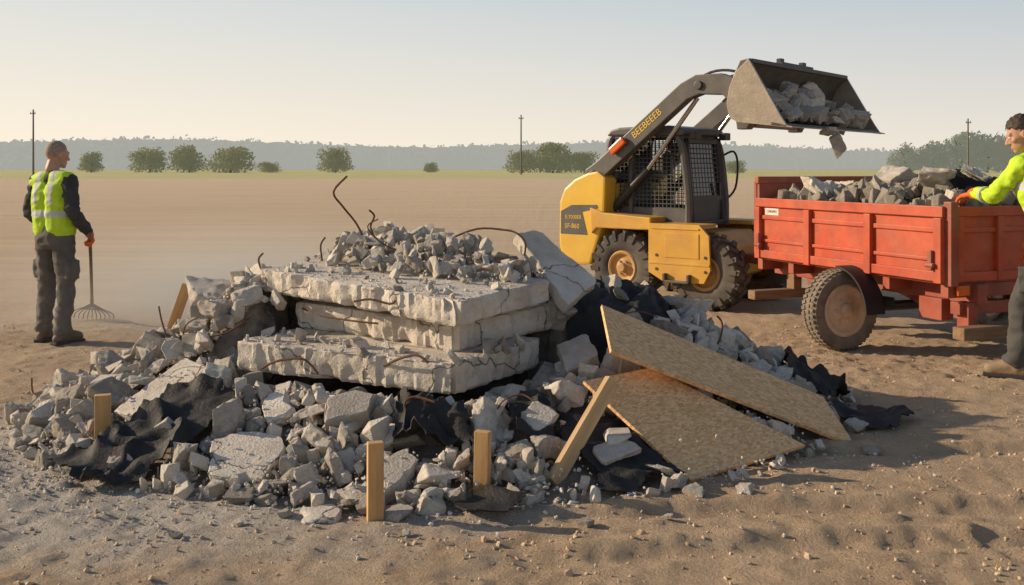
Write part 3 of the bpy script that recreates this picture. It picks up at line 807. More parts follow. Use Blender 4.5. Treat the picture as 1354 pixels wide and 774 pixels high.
# ------------------------------------------------------------------ skid steer loader
LO = empty('skid_steer_loader', (2.3, 12.0, 0), R(-40))
tag(LO, 'yellow and dark grey skid steer loader raising its bucket over the red trailer', 'loader')
for x, y, fl in ((-.65, -.65, False), (.43, -.63, False), (-.65, .65, True), (.43, .63, True)):
    wheel(LO, (x, y, .415), .42, .29, M_tyre, M_rimo, .19, 18, fl)
bm = B(); b2(bm, -1.0, .42, -.46, .46, .26, .86)
prism(bm, [(.42, .3), (.56, .36), (.56, .7), (.42, .86)], -.44, .44)
obj('chassis', bm, M_orange, LO, bev=.02)
for s in (-1, 1):
    bm = B()
    y0, y1 = (-.84, -.805) if s < 0 else (.805, .84)
    prism(bm, [(-.24, .96), (.42, .96), (.54, .84), (.56, .46), (.48, .31), (-.02, .29), (-.24, .40)], y0, y1)
    b2(bm, -.24, .42, min(s*.45, s*.81), max(s*.45, s*.81), .91, .959)
    b2(bm, -.23, .55, y0-.007 if s < 0 else y1, y0 if s < 0 else y1+.007, .50, .525)
    b2(bm, -.20, .42, y0-.010 if s < 0 else y1, y0 if s < 0 else y1+.010, .90, .92)
    sp_ = obj('side_panel', bm, M_orange, LO, bev=.012)
    a, b = sorted((s*.84, s*.848)); bm = B(); prism(bm, [(-.02, .86), (.42, .86), (.42, .58), (-.02, .58)], a, b); obj('service_hatch', bm, M_orange, sp_, bev=.006)
    a, b = sorted((s*.80, s*.90)); bm = B(); b2(bm, -.02, .32, a, b, .30, .325); b2(bm, -.02, .01, a, b, .30, .40); b2(bm, .29, .32, a, b, .30, .40); obj('step', bm, M_grey, LO, bev=.005)
    bm = B(); a, b = sorted((s*.44, s*.80))
    prism(bm, [(-1.10, 1.12), (-.9, 1.06), (-.24, 1.02), (-.24, .88), (-.40, .875), (-1.0, .875), (-1.08, .80)], a, b)
    obj('rear_fender', bm, M_orange, LO, bev=.015)
    for bxx in (-.13, .50):
        for bz_ in (.44, .60):
            bm = B(); cyl(bm, (bxx, y0-.008 if s < 0 else y1, bz_), (bxx, y0 if s < 0 else y1+.008, bz_), .018, seg=8); obj('bolt', bm, M_steel, sp_)
# rear body
bm = B(); prism(bm, [(-1.46, .42), (-1.54, .7), (-1.5, 1.2), (-1.38, 1.36), (-1.2, 1.42), (-.9, 1.42), (-.9, .42)], -.5, .5)
obj('engine_cover', bm, M_yellow, LO, bev=.05)
bm = B()
for k in range(9): b2(bm, -1.57, -1.50, -.4, .4, .62+k*.06, .65+k*.06)
obj('rear_grille', bm, M_black, LO)
for s in (-1, 1):
    bm = B(); y0, y1 = (-.76, -.5) if s < 0 else (.5, .76)
    prism(bm, [(-1.44, .40), (-1.56, .50), (-1.60, .66), (-1.59, 1.18), (-1.52, 1.34), (-1.36, 1.46), (-1.16, 1.54), (-1.02, 1.56), (-.90, 1.48), (-.92, 1.0), (-1.02, .70), (-1.12, .42)], y0, y1)
    tw = obj('rear_tower', bm, M_yellow, LO, bev=.03)
    if s < 0:
        bm = B(); prism(bm, [(-1.57, .78), (-1.565, 1.06), (-1.40, 1.14), (-1.02, 1.15), (-1.00, 1.11), (-1.24, 1.06), (-1.16, .78)], -.764, -.758)
        dc = obj('decal', bm, M_grey, tw)
        tm = Matrix.Translation((-1.37, -.766, .99)) @ Matrix.Rotation(R(90), 4, 'X')
        text_mesh('lettering', 'E.7000ER', .065, M_txt, tw, tm)
        tm = Matrix.Translation((-1.39, -.766, .88)) @ Matrix.Rotation(R(90), 4, 'X')
        text_mesh('lettering', 'SF-860', .08, M_txt, tw, tm)
# cab: rounded glazed body behind guards
X0, X1, YC, Z0, Z1 = -1.04, -.06, .45, .90, 2.02
bm = B()
for x in (X0, X1):
    for y in (-YC, YC):
        xx = x+(.12 if x == X1 else 0); sg = 1 if x == X1 else -1
        tube(bm, smooth_pts([(xx, y, Z0), (xx, y, Z0+.35), (x+.05*(sg > 0), y, Z1-.22), (x-.03*sg, y*.99, Z1-.06), (x-.10*sg, y*.96, Z1)], 4), .045, 8)
for y in (-YC, YC):
    beam(bm, (X0+.08, y*.97, Z1-.02), (X1-.08, y*.97, Z1-.02), .07, .08); beam(bm, (X0, y, Z0+.03), (X1+.12, y, Z0+.03), .07, .08)
for x in (X0+.06, X1-.04): beam(bm, (x, -YC, Z1-.03), (x, YC, Z1-.03), .07, .08)
beam(bm, (-.72, -YC, Z0), (-.72, -YC, Z1), .06, .05, (1, 0, 0)); beam(bm, (-.72, YC, Z0), (-.72, YC, Z1), .06, .05, (1, 0, 0))
for y in (-YC, YC): b2(bm, X0, X1+.08, y-.012, y+.012, Z0, Z0+.22)
obj('cab_frame', bm, M_grey, LO, smooth=True, ang=40)
bm = B(); prism(bm, [(X0-.02, Z1-.03), (X0+.03, Z1+.04), (X0+.16, Z1+.07), (X1-.12, Z1+.08), (X1+.04, Z1+.05), (X1+.10, Z1-.01), (X1+.06, Z1-.04)], -.50, .50)
obj('cab_roof', bm, M_grey, LO, bev=.025)
for s in (-1, 1):
    bm = B(); y = s*.45
    for k in range(19):
        x = X0+.04+k*(X1+.06-X0)/19
        b2(bm, x, x+.010, y-.004, y+.004, Z0+.2, Z1-.05)
    for k in range(18):
        z = Z0+.22+k*.049
        b2(bm, X0+.03, X1+.06, y-.0075, y-.0045, z, z+.010)
    obj('side_guard', bm, M_mesh, LO)
bm = B(); b2(bm, X0-.01, X0+.01, -.4, .4, Z0+.05, Z1-.08)
obj('rear_window', bm, M_glass, LO)
# front door with glass and guard
bm = B()
pz = lambda z: X1+.11*(1-(z-Z0)/(Z1-Z0))+.03
for y in (-.37, .37): tube(bm, smooth_pts([(pz(Z0+.02), y, Z0+.02), (pz(Z0+.5), y, Z0+.5), (pz(Z1-.2), y, Z1-.2), (pz(Z1-.1)-.01, y*.9, Z1-.09)], 4), .034, 8)
for z in (Z0+.04, Z0+.34, Z1-.10): beam(bm, (pz(z), -.35, z), (pz(z), .35, z), .05, .06)
b2(bm, pz(Z0+.2)-.012, pz(Z0+.2)+.0, -.35, .35, Z0+.05, Z0+.32)
dr = obj('front_door', bm, M_black, LO, smooth=True, ang=40)
bm = B()
prism(bm, [(pz(Z0+.36)-.012, Z0+.36), (pz(Z1-.12)-.012, Z1-.12), (pz(Z1-.12)-.02, Z1-.12), (pz(Z0+.36)-.02, Z0+.36)], -.34, .34)
obj('door_glass', bm, M_glass, dr)
bm = B()
for k in range(9):
    y = -.3+k*.075; cyl(bm, (pz(Z0+.38)+.01, y, Z0+.38), (pz(Z1-.14)+.01, y, Z1-.14), .005, seg=5)
for k in range(10):
    z = Z0+.41+k*.058; cyl(bm, (pz(z)+.012, -.31, z), (pz(z)+.012, .31, z), .005, seg=5)
obj('door_guard', bm, M_grey, dr)
bm = B(); b2(bm, pz(Z0+.42)+.02, pz(Z0+.42)+.05, .26, .29, Z0+.36, Z0+.52); obj('door_handle', bm, M_steel, dr, bev=.005)
bm = B(); b2(bm, -.95, -.5, -.25, .25, 1.05, 1.17); prism(bm, [(-.95, 1.15), (-1.0, 1.75), (-.9, 1.75), (-.82, 1.15)], -.24, .24)
obj('operator_seat', bm, M_black, LO, bev=.03)
bm = B(); bx(bm, (-.72, -.76, 1.86), (.24, .06, .09), Matrix.Rotation(R(-38), 3, 'Y'))
obj('marker_lamp', bm, M_lamp, LO, bev=.015)
for y in (-.36, .36):
    bm = B(); bx(bm, (.10, y, 1.98), (.09, .14, .09)); obj('headlight', bm, M_black, LO, bev=.012)
bm = B(); tube(bm, smooth_pts([(.0, .5, 1.75), (.12, .55, 1.8), (.16, .58, 1.65), (.14, .56, 1.35), (.04, .5, 1.2)]), .014)
obj('grab_rail', bm, M_black, LO, smooth=True)
# lift arms
ARM = [(-1.26, 1.47), (-1.22, 1.58), (-1.08, 1.66), (.10, 2.56), (.30, 2.65), (.62, 2.65), (.80, 2.58), (.98, 2.42), (1.02, 2.16), (.94, 2.02), (.82, 2.02), (.78, 2.28), (.64, 2.41), (.36, 2.43), (.20, 2.38), (-1.0, 1.46), (-1.15, 1.38)]
for s in (-1, 1):
    bm = B(); y0, y1 = (-.72, -.58) if s < 0 else (.58, .72)
    prism(bm, ARM, y0, y1)
    a = obj('lift_arm', bm, M_grey, LO, bev=.012)
    for q in ((-1.1, 1.52), (.35, 2.53), (.92, 2.15)):
        bm = B(); cyl(bm, (q[0], y0-.03, q[1]), (q[0], y1+.03, q[1]), .05, seg=16); obj('pivot_pin', bm, M_steel, a, bev=.008)
    if s < 0:
        sl = math.atan2(2.56-1.66, .10+1.08)
        tm = Matrix.Translation((-.34, y0-.003, 2.115)) @ Matrix.Rotation(-sl, 4, 'Y') @ Matrix.Rotation(R(90), 4, 'X')
        text_mesh('lettering', 'BEEBEEEB', .115, M_txt, a, tm)
    yy = s*.52
    bm = B(); cyl(bm, (-1.02, yy, 1.02), (-.45, yy, 1.58), .05, seg=14); ram = obj('lift_ram', bm, M_black, LO, smooth=True)
    bm = B(); cyl(bm, (-.45, yy, 1.58), (.22, yy, 2.40), .028, seg=12); obj('ram_rod', bm, M_chrome, ram, smooth=True)
    yt = s*.36
    bm = B(); cyl(bm, (.24, yt, 2.54), (.78, yt, 2.66), .045, seg=14); ram = obj('tilt_ram', bm, M_black, LO, smooth=True)
    bm = B(); cyl(bm, (.78, yt, 2.66), (1.10, yt, 2.62), .025, seg=12); obj('ram_rod', bm, M_chrome, ram, smooth=True)
    bm = B(); tube(bm, smooth_pts([(.0, s*.5, 2.42), (.3, s*.5, 2.66), (.6, s*.48, 2.70), (.92, s*.44, 2.58), (1.02, s*.42, 2.40)]), .016)
    obj('hydraulic_hose', bm, M_black, LO, smooth=True)
bm = B(); prism(bm, [(.60, 2.52), (.74, 2.80), (.86, 2.82), (1.10, 2.66), (1.06, 2.58), (.84, 2.66), (.72, 2.5)], -.50, .50); obj('bucket_link', bm, M_grey, LO, bev=.012)
bm = B(); cyl(bm, (.38, -.6, 2.52), (.38, .6, 2.52), .07, seg=16); obj('cross_tube', bm, M_grey, LO, smooth=True)
bm = B(); cyl(bm, (-.95, -.55, 1.5), (-.95, .55, 1.5), .06, seg=14); obj('cross_tube', bm, M_grey, LO, smooth=True)
# bucket
HW = 1.27
prof = [(1.24, 2.70), (1.12, 2.58), (1.05, 2.42), (1.02, 2.26), (1.05, 2.14), (1.14, 2.09), (1.66, 2.02)]
inn = [(1.64, 2.045), (1.15, 2.115), (1.075, 2.155), (1.045, 2.26), (1.075, 2.41), (1.14, 2.56), (1.26, 2.675)]
bm = B(); prism(bm, prof+inn, -HW, HW)
bk = obj('bucket', bm, M_buckin, LO, smooth=True, ang=40)
bm = B(); prism(bm, [(p[0]-.008, p[1]-.006) for p in prof]+[(p[0]-.002, p[1]-.002) for p in prof[::-1]], -HW+.01, HW-.01)
obj('bucket_back', bm, M_buck, bk, smooth=True, ang=40)
for s in (-1, 1):
    bm = B(); y0, y1 = (-HW-.03, -HW+.002) if s < 0 else (HW-.002, HW+.03)
    prism(bm, [(1.25, 2.72), (1.10, 2.59), (1.03, 2.43), (1.0, 2.26), (1.03, 2.12), (1.13, 2.07), (1.68, 2.0), (1.60, 2.12)], y0, y1)
    obj('bucket_side', bm, M_buck, bk, bev=.004)
bm = B(); prism(bm, [(1.50, 2.03), (1.72, 2.0), (1.72, 2.012), (1.50, 2.062)], -HW-.03, HW+.03); obj('cutting_edge', bm, M_buck, bk)
bm = B(); beam(bm, (1.25, -HW, 2.70), (1.25, HW, 2.70), .06, .045); b2(bm, 1.16, 1.26, -.5, .3, 2.715, 2.75); b2(bm, 1.14, 1.2, -.42, -.34, 2.72, 2.80); b2(bm, 1.14, 1.2, .16, .24, 2.72, 2.80)
obj('bucket_top_rail', bm, M_black, bk, bev=.008)
bm = B(); prism(bm, [(.90, 2.04), (.86, 2.5), (.98, 2.62), (1.06, 2.58), (1.0, 2.3), (1.02, 2.08)], -.56, .56); obj('attachment_plate', bm, M_grey, LO, bev=.01)
bpy.context.view_layer.update(); LM = LO.matrix_world.copy()
for row, (xx, n, zz, y0, w_) in enumerate(((1.58, 9, .07, -1.10, 2.05), (1.45, 8, .14, -1.10, 2.05), (1.33, 7, .23, -1.05, 1.8), (1.22, 6, .35, -1.0, 1.5), (1.40, 4, .28, -.8, 1.1))):
    for i in range(n):
        yy = y0+(i+.5)*w_/n+rnd.uniform(-.06, .06)
        s = rnd.choice((.16, .19, .22, .27))*rnd.uniform(.9, 1.1)
        p = LM @ Vector((xx+rnd.uniform(-.04, .04), yy, 2.06+zz+rnd.uniform(-.02, .05)))
        chunk(p, s, (rnd.gauss(0, .5), rnd.gauss(0, .5), rnd.uniform(0, 6)), 'broken concrete chunk heaped inside the raised loader bucket', 'chunks in the bucket', rnd.random() < .2)
fr = []
for k in range(140):
    xx = rnd.uniform(1.18, 1.6); s = rnd.uniform(.04, .09)
    fr.append(((LM @ Vector((xx, rnd.uniform(-1.12, .98), 2.10+max(0, 1.62-xx)*.55*rnd.random()+s*.3)))[:], s, (rnd.uniform(0, 6), rnd.uniform(0, 6), rnd.uniform(0, 6))))
tag(scatter('rubble_fragments', LOW, fr, M_chunkd), 'small dark fragments between the chunks in the loader bucket', 'rubble', kind='stuff')
p = P(1107, 190, 10.6)
o = chunk(p, .20, (.6, 1.1, .3), 'single chunk falling in mid air just below the bucket edge', None)
p = P(1096, 174, 10.6)
o = chunk(p, .13, (.2, .5, 2.3), 'small chunk slipping off the bucket lip above the falling one', None)

# ------------------------------------------------------------------ red trailer
K = Vector((3.437, 7.9, 0)); vx = Vector((.93, .368, 0)); vy = Vector((-.368, .93, 0))
TR = empty('tipping_trailer', K+vx*.75+vy*1.24, math.atan2(.368, .93))
tag(TR, 'red tipping trailer loaded with concrete rubble beneath the loader bucket', 'trailer')
HX, HYT, TZ0, TZ1 = .75, 1.24, .72, 1.28
for s in (-1, 1):
    bm = B(); x0, x1 = sorted((s*HX, s*(HX-.03)))
    b2(bm, x0, x1, -HYT, HYT, TZ0, TZ1)
    xo, xi = s*(HX+.035), s*(HX-.034)
    a, b = sorted((xo, xi)); b2(bm, a, b, -HYT-.002, HYT+.002, TZ1-.075, TZ1+.012)
    b2(bm, a, b, -HYT-.002, HYT+.002, TZ0-.03, TZ0+.05)
    a, b = sorted((s*(HX+.02), s*HX)); b2(bm, a, b, -HYT, HYT, TZ0+.36, TZ0+.40); b2(bm, a, b, -HYT, HYT, TZ0+.13, TZ0+.16)
    for yv in (-1.20, -.40, .42, 1.20):
        a, b = sorted((s*(HX+.05), s*(HX-.002))); b2(bm, a, b, yv-.04, yv+.04, TZ0-.04, TZ1-.08)
    sd = obj('side_board', bm, M_red, TR, bev=.006)
    if s < 0:
        bm2 = B(); b2(bm2, -HX-.004, -HX-.0005, .90, 1.12, TZ1-.155, TZ1-.085)
        st = obj('sticker', bm2, M_white, sd)
        tm = Matrix.Translation((-HX-.0055, 1.01, TZ1-.12)) @ Matrix.Rotation(R(-90), 4, 'Z') @ Matrix.Rotation(R(90), 4, 'X')
        text_mesh('lettering', 'CARAMO', .038, M_txtd, sd, tm, .0005)
    for yv in (-1.15, 1.15):
        bm = B(); a, b = sorted((s*(HX+.08), s*(HX+.05))); b2(bm, a, b, yv-.02, yv+.02, TZ0+.06, TZ0+.22); cyl(bm, (s*(HX+.07), yv-.04, TZ0+.1), (s*(HX+.07), yv+.04, TZ0+.1), .02)
        obj('latch', bm, M_redd, sd, bev=.004)
bm = B(); b2(bm, -HX+.035, HX-.035, -HYT, -HYT+.03, TZ0, TZ1); b2(bm, -HX+.035, HX-.035, -HYT-.03, -HYT+.034, TZ1-.07, TZ1+.008); b2(bm, -HX+.035, HX-.035, -HYT-.03, -HYT+.034, TZ0-.03, TZ0+.045)
b2(bm, -HX+.035, HX-.035, -HYT-.018, -HYT+.01, TZ0+.36, TZ0+.40)
for xv in (-.62, -.2, .2, .62): b2(bm, xv-.03, xv+.03, -HYT-.038, -HYT+.002, TZ0-.03, TZ1-.07)
obj('tailboard', bm, M_red, TR, bev=.006)
for xv in (-.71, .71):
    bm = B(); b2(bm, xv-.04, xv+.04, -HYT-.06, -HYT+.02, TZ0-.06, TZ1+.05)
    obj('corner_post', bm, M_redd, TR, bev=.008)
bm = B(); b2(bm, -HX-.01, HX+.01, HYT-.03, HYT+.01, TZ0, 1.50); b2(bm, -HX-.03, HX+.03, HYT-.04, HYT+.02, 1.44, 1.51)
for xv in (-.74, -.25, .25, .74): b2(bm, xv-.03, xv+.03, HYT+.008, HYT+.05, TZ0, 1.46)
obj('headboard', bm, M_redd, TR, bev=.006)
bm = B(); b2(bm, -HX+.01, HX-.01, -HYT+.01, HYT-.01, TZ0-.05, TZ0+.01)
obj('floor', bm, M_redd, TR)
bm = B()
for xv in (-.42, .42): b2(bm, xv-.05, xv+.05, -1.3, 1.35, .50, .665)
for yv in (-1.2, -.55, .1, .75, 1.25): b2(bm, -.72, .72, yv-.04, yv+.04, .56, .668)
b2(bm, -.09, .09, 1.3, 2.5, .5, .6)
b2(bm, -.55, -.45, -1.28, -1.16, .30, .52)
b2(bm, -.6, .5, -1.24, -1.14, .42, .52)
b2(bm, -.55, -.42, -1.0, -.75, .34, .52); b2(bm, -.60, -.35, .35, .65, .32, .52)
cyl(bm, (-.3, -.7, .42), (.2, .5, .5), .06)
obj('chassis', bm, M_redd, TR, bev=.006)
bm = B(); cyl(bm, (-.8, -.19, .35), (.8, -.19, .35), .045)
for xv in (-.5, .5):
    for q in range(3): b2(bm, xv-.03, xv+.03, -.5+q*.06, .12-q*.06, .395+q*.02, .412+q*.02)
obj('axle', bm, M_black, TR)
wheel(TR, (-.91, -.19, .345), .35, .20, M_tyred, M_rimt, .22, 0)
wheel(TR, (.91, -.19, .345), .35, .20, M_tyred, M_rimt, .22, 0, True)
for s in (-1, 1):
    A_ = [R(0+k*5.6) for k in range(17)]
    bm = B(); outer = [(-.19-.395*math.cos(a), .35+.385*math.sin(a)) for a in A_]
    inner = [(-.19-.38*math.cos(a), .35+.37*math.sin(a)) for a in A_]
    a, b = sorted((s*.96, s*.76)); prismx(bm, outer+inner[::-1], a, b)
    lip = [(-.19-.35*math.cos(a), .35+.34*math.sin(a)) for a in A_]
    a, b = sorted((s*.76, s*.77)); prismx(bm, outer+lip[::-1], a, b)
    obj('mudguard', bm, M_guard, TR, smooth=True, ang=40)
bm = B(); bx(bm, (-.34, -1.36, .30), (.80, .12, .10)); obj('rear_bumper_beam', bm, M_timber, TR, bev=.012)
bm = B(); bx(bm, (-.66, 1.05, .33), (.62, .12, .09)); b2(bm, -.5, -.4, .99, 1.11, .36, .52); obj('front_bumper_beam', bm, M_timber, TR, bev=.012)
for xv in (-.6, .6):
    bm = B(); bx(bm, (xv, -1.27, .62), (.12, .03, .08)); obj('tail_light', bm, M_lamp, TR, bev=.006)
bpy.context.view_layer.update(); TM = TR.matrix_world.copy()
def load_z(x, y): return 1.19+.20*math.exp(-(x/.62)**2-((y+.2)/.95)**2)+.03*math.sin(x*7+y*5)
V = []; nxx, nyy = 24, 36
for j in range(nyy+1):
    for i in range(nxx+1):
        x = -.7+1.4*i/nxx; y = -1.19+2.38*j/nyy
        V.append((TM @ Vector((x, y, load_z(x, y)-.03+.05*noise.noise((x*5, y*5, 0)))))[:])
Fc = [[j*(nxx+1)+i, j*(nxx+1)+i+1, (j+1)*(nxx+1)+i+1, (j+1)*(nxx+1)+i] for j in range(nyy) for i in range(nxx)]
tag(from_np('debris_fill', V, Fc, M_debris, smooth=True), 'dark crushed debris filling the trailer box under its load of chunks', 'debris', kind='stuff')
fr = []
for k in range(460):
    x = rnd.uniform(-.68, .68); y = rnd.uniform(-1.15, 1.15); s = rnd.uniform(.06, .16)
    fr.append(((TM @ Vector((x, y, load_z(x, y)+s*.4)))[:], s, (rnd.uniform(0, 6), rnd.uniform(0, 6), rnd.uniform(0, 6))))
tag(scatter('rubble_fragments', LOW, fr, M_chunkd), 'small dark concrete fragments between the larger chunks in the trailer', 'rubble', kind='stuff')
pl2 = []
t_ = 0
while len(pl2) < 38 and t_ < 6000:
    t_ += 1
    x = rnd.uniform(-.6, .6); y = rnd.uniform(-1.08, 1.1); s = rnd.uniform(.15, .29)
    if any((x-a)**2+(y-b)**2 < ((s+c)*.38)**2 for a, b, c in pl2): continue
    pl2.append((x, y, s))
    p = TM @ Vector((x, y, load_z(x, y)+s*.26))
    chunk(p, s, (rnd.gauss(0, .5), rnd.gauss(0, .5), rnd.uniform(0, 6)), 'broken concrete chunk in the load of the red trailer', 'chunks in the trailer', rnd.random() < .5)
for (x, y, dz, s, e, fl, lab) in [(-.25, -.1, .17, .28, (.2, -.5, .4), False, 'upright pale block standing proud in the trailer load, left of the largest'), (.15, -.75, .18, .36, (.5, .35, .9), True, 'largest tilted block crowning the trailer load near the worker'), (-.25, -.62, .12, .38, (.25, .5, 1.2), True, 'long slanting block in the middle of the trailer load'), (-.45, .62, .13, .38, (.1, .3, .5), True, 'flat slab chunk resting on the left rim of the trailer load')]:
    o = chunk(TM @ Vector((x, y, load_z(x, y)+dz)), s, e, lab, None, fl)
bm = B()
for i in range(26):
    for j in range(16):
        x = -.25+.7*i/25; y = -1.0+.5*j/15
        bm.verts.new(TM @ Vector((x, y, load_z(x, y)+.12+.14*noise.noise((x*5, y*6, 3))+.05*noise.noise((x*14, y*14, 3)))))
bm.verts.ensure_lookup_table()
for i in range(25):
    for j in range(15): bm.faces.new([bm.verts[q] for q in (i*16+j, i*16+j+1, (i+1)*16+j+1, (i+1)*16+j)])
bmesh.ops.solidify(bm, geom=bm.faces[:], thickness=.008)
tag(obj('membrane_sheet', bm, M_membrane, smooth=True, ang=60), 'black membrane scrap among the blocks in the trailer', 'black sheet')

# ------------------------------------------------------------------ people
def blob(name, bm, m, parent, vox, it=4, wr=0, wf=9):
    me = bpy.data.meshes.new(name); bm.to_mesh(me); bm.free()
    o = bpy.data.objects.new('tmp', me); COL.objects.link(o)
    md = o.modifiers.new('r', 'REMESH'); md.mode = 'VOXEL'; md.voxel_size = vox
    if it: sm = o.modifiers.new('s', 'SMOOTH'); sm.iterations = it; sm.factor = .5
    dg = bpy.context.evaluated_depsgraph_get()
    me2 = bpy.data.meshes.new_from_object(o.evaluated_get(dg)); bpy.data.objects.remove(o); me2.name = name
    if wr:
        nn = [v.normal.copy() for v in me2.vertices]
        for v, n in zip(me2.vertices, nn):
            c = v.co
            w1 = 1-abs(noise.noise((c.x*wf+c.z*wf*.5, c.y*wf, c.z*wf*1.9)))*2.2
            w2 = 1-abs(noise.noise((c.x*wf*1.7-c.z*wf*.9+7, c.y*wf*1.7, c.z*wf*2.6)))*2.2
            v.co = c+n*((w1-.5)*.75+(w2-.5)*.45)*wr
    me2.materials.clear(); me2.materials.append(m)
    me2.polygons.foreach_set('use_smooth', [True]*len(me2.polygons))
    return link(name, me2, parent)
def hand(bm, wrist, d, palm, curl, side, r=1.0, spread=.06):
    d = Vector(d).normalized(); palm = Vector(palm); palm = (palm-d*palm.dot(d)).normalized()
    lat = d.cross(palm)*side          # toward the thumb
    w = Vector(wrist); g = max(1.0, r*.86)
    LN = (.040*g, .045*g, .042*g, .034*g)
    for i in range(4):
        off = (1.5-i)*.021*g
        base = w+d*.085*g+lat*off
        cap(bm, w+lat*off*.6+d*.01, base, .015*r, .013*r, 8)
        p = base; ang = 0; L = LN[i]; dd = (d+lat*(1.5-i)*spread).normalized()
        for sgm, (lf, cu) in enumerate(((1, .8), (.72, 1.1), (.55, .9))):
            ang += curl*cu
            v = dd*math.cos(ang)+palm*math.sin(ang)
            q = p+v*L*lf
            cap(bm, p, q, (.0105-.0012*sgm)*r, (.0098-.0012*sgm)*r, 8); p = q
    t0 = w+d*.025+lat*.028*g
    t1 = t0+(d*.6+lat*.75+palm*.25).normalized()*.04
    t2 = t1+(d*.8+lat*(.35-curl*.3)+palm*(.3+curl*.5)).normalized()*.032
    t3 = t2+(d*.8+lat*(.1-curl*.5)+palm*(.4+curl*.6)).normalized()*.025
    cap(bm, t0, t1, .015*r, .012*r, 8); cap(bm, t1, t2, .012*r, .011*r, 8); cap(bm, t2, t3, .011*r, .009*r, 8)
def head(bm, Mh):
    def E(c, r): 
        m = Mh @ Matrix.Translation(c) @ Matrix.Diagonal((r[0], r[1], r[2], 1)); bmesh.ops.create_icosphere(bm, subdivisions=3, radius=1, matrix=m)
    def Cp(a, b, ra, rb): cap(bm, Mh @ Vector(a), Mh @ Vector(b), ra, rb, 10)
    E((0, -.012, .025), (.076, .097, .098)); E((0, .035, -.05), (.057, .058, .064)); E((0, .03, -.005), (.066, .066, .07))
    E((0, .074, -.096), (.024, .020, .018)); E((0, .086, -.062), (.025, .014, .008)); E((0, .084, -.074), (.022, .014, .008))
    Cp((0, .088, .012), (0, .112, -.028), .009, .014); E((-.012, .100, -.032), (.010, .010, .009)); E((.012, .100, -.032), (.010, .010, .009))
    Cp((-.042, .078, .026), (.042, .078, .026), .013, .013)
    for s in (-1, 1):
        E((s*.079, -.004, -.006), (.010, .022, .033)); E((s*.045, .062, -.02), (.022, .022, .02))
    Cp((0, -.02, -.05), (0, -.035, -.14), .055, .058)
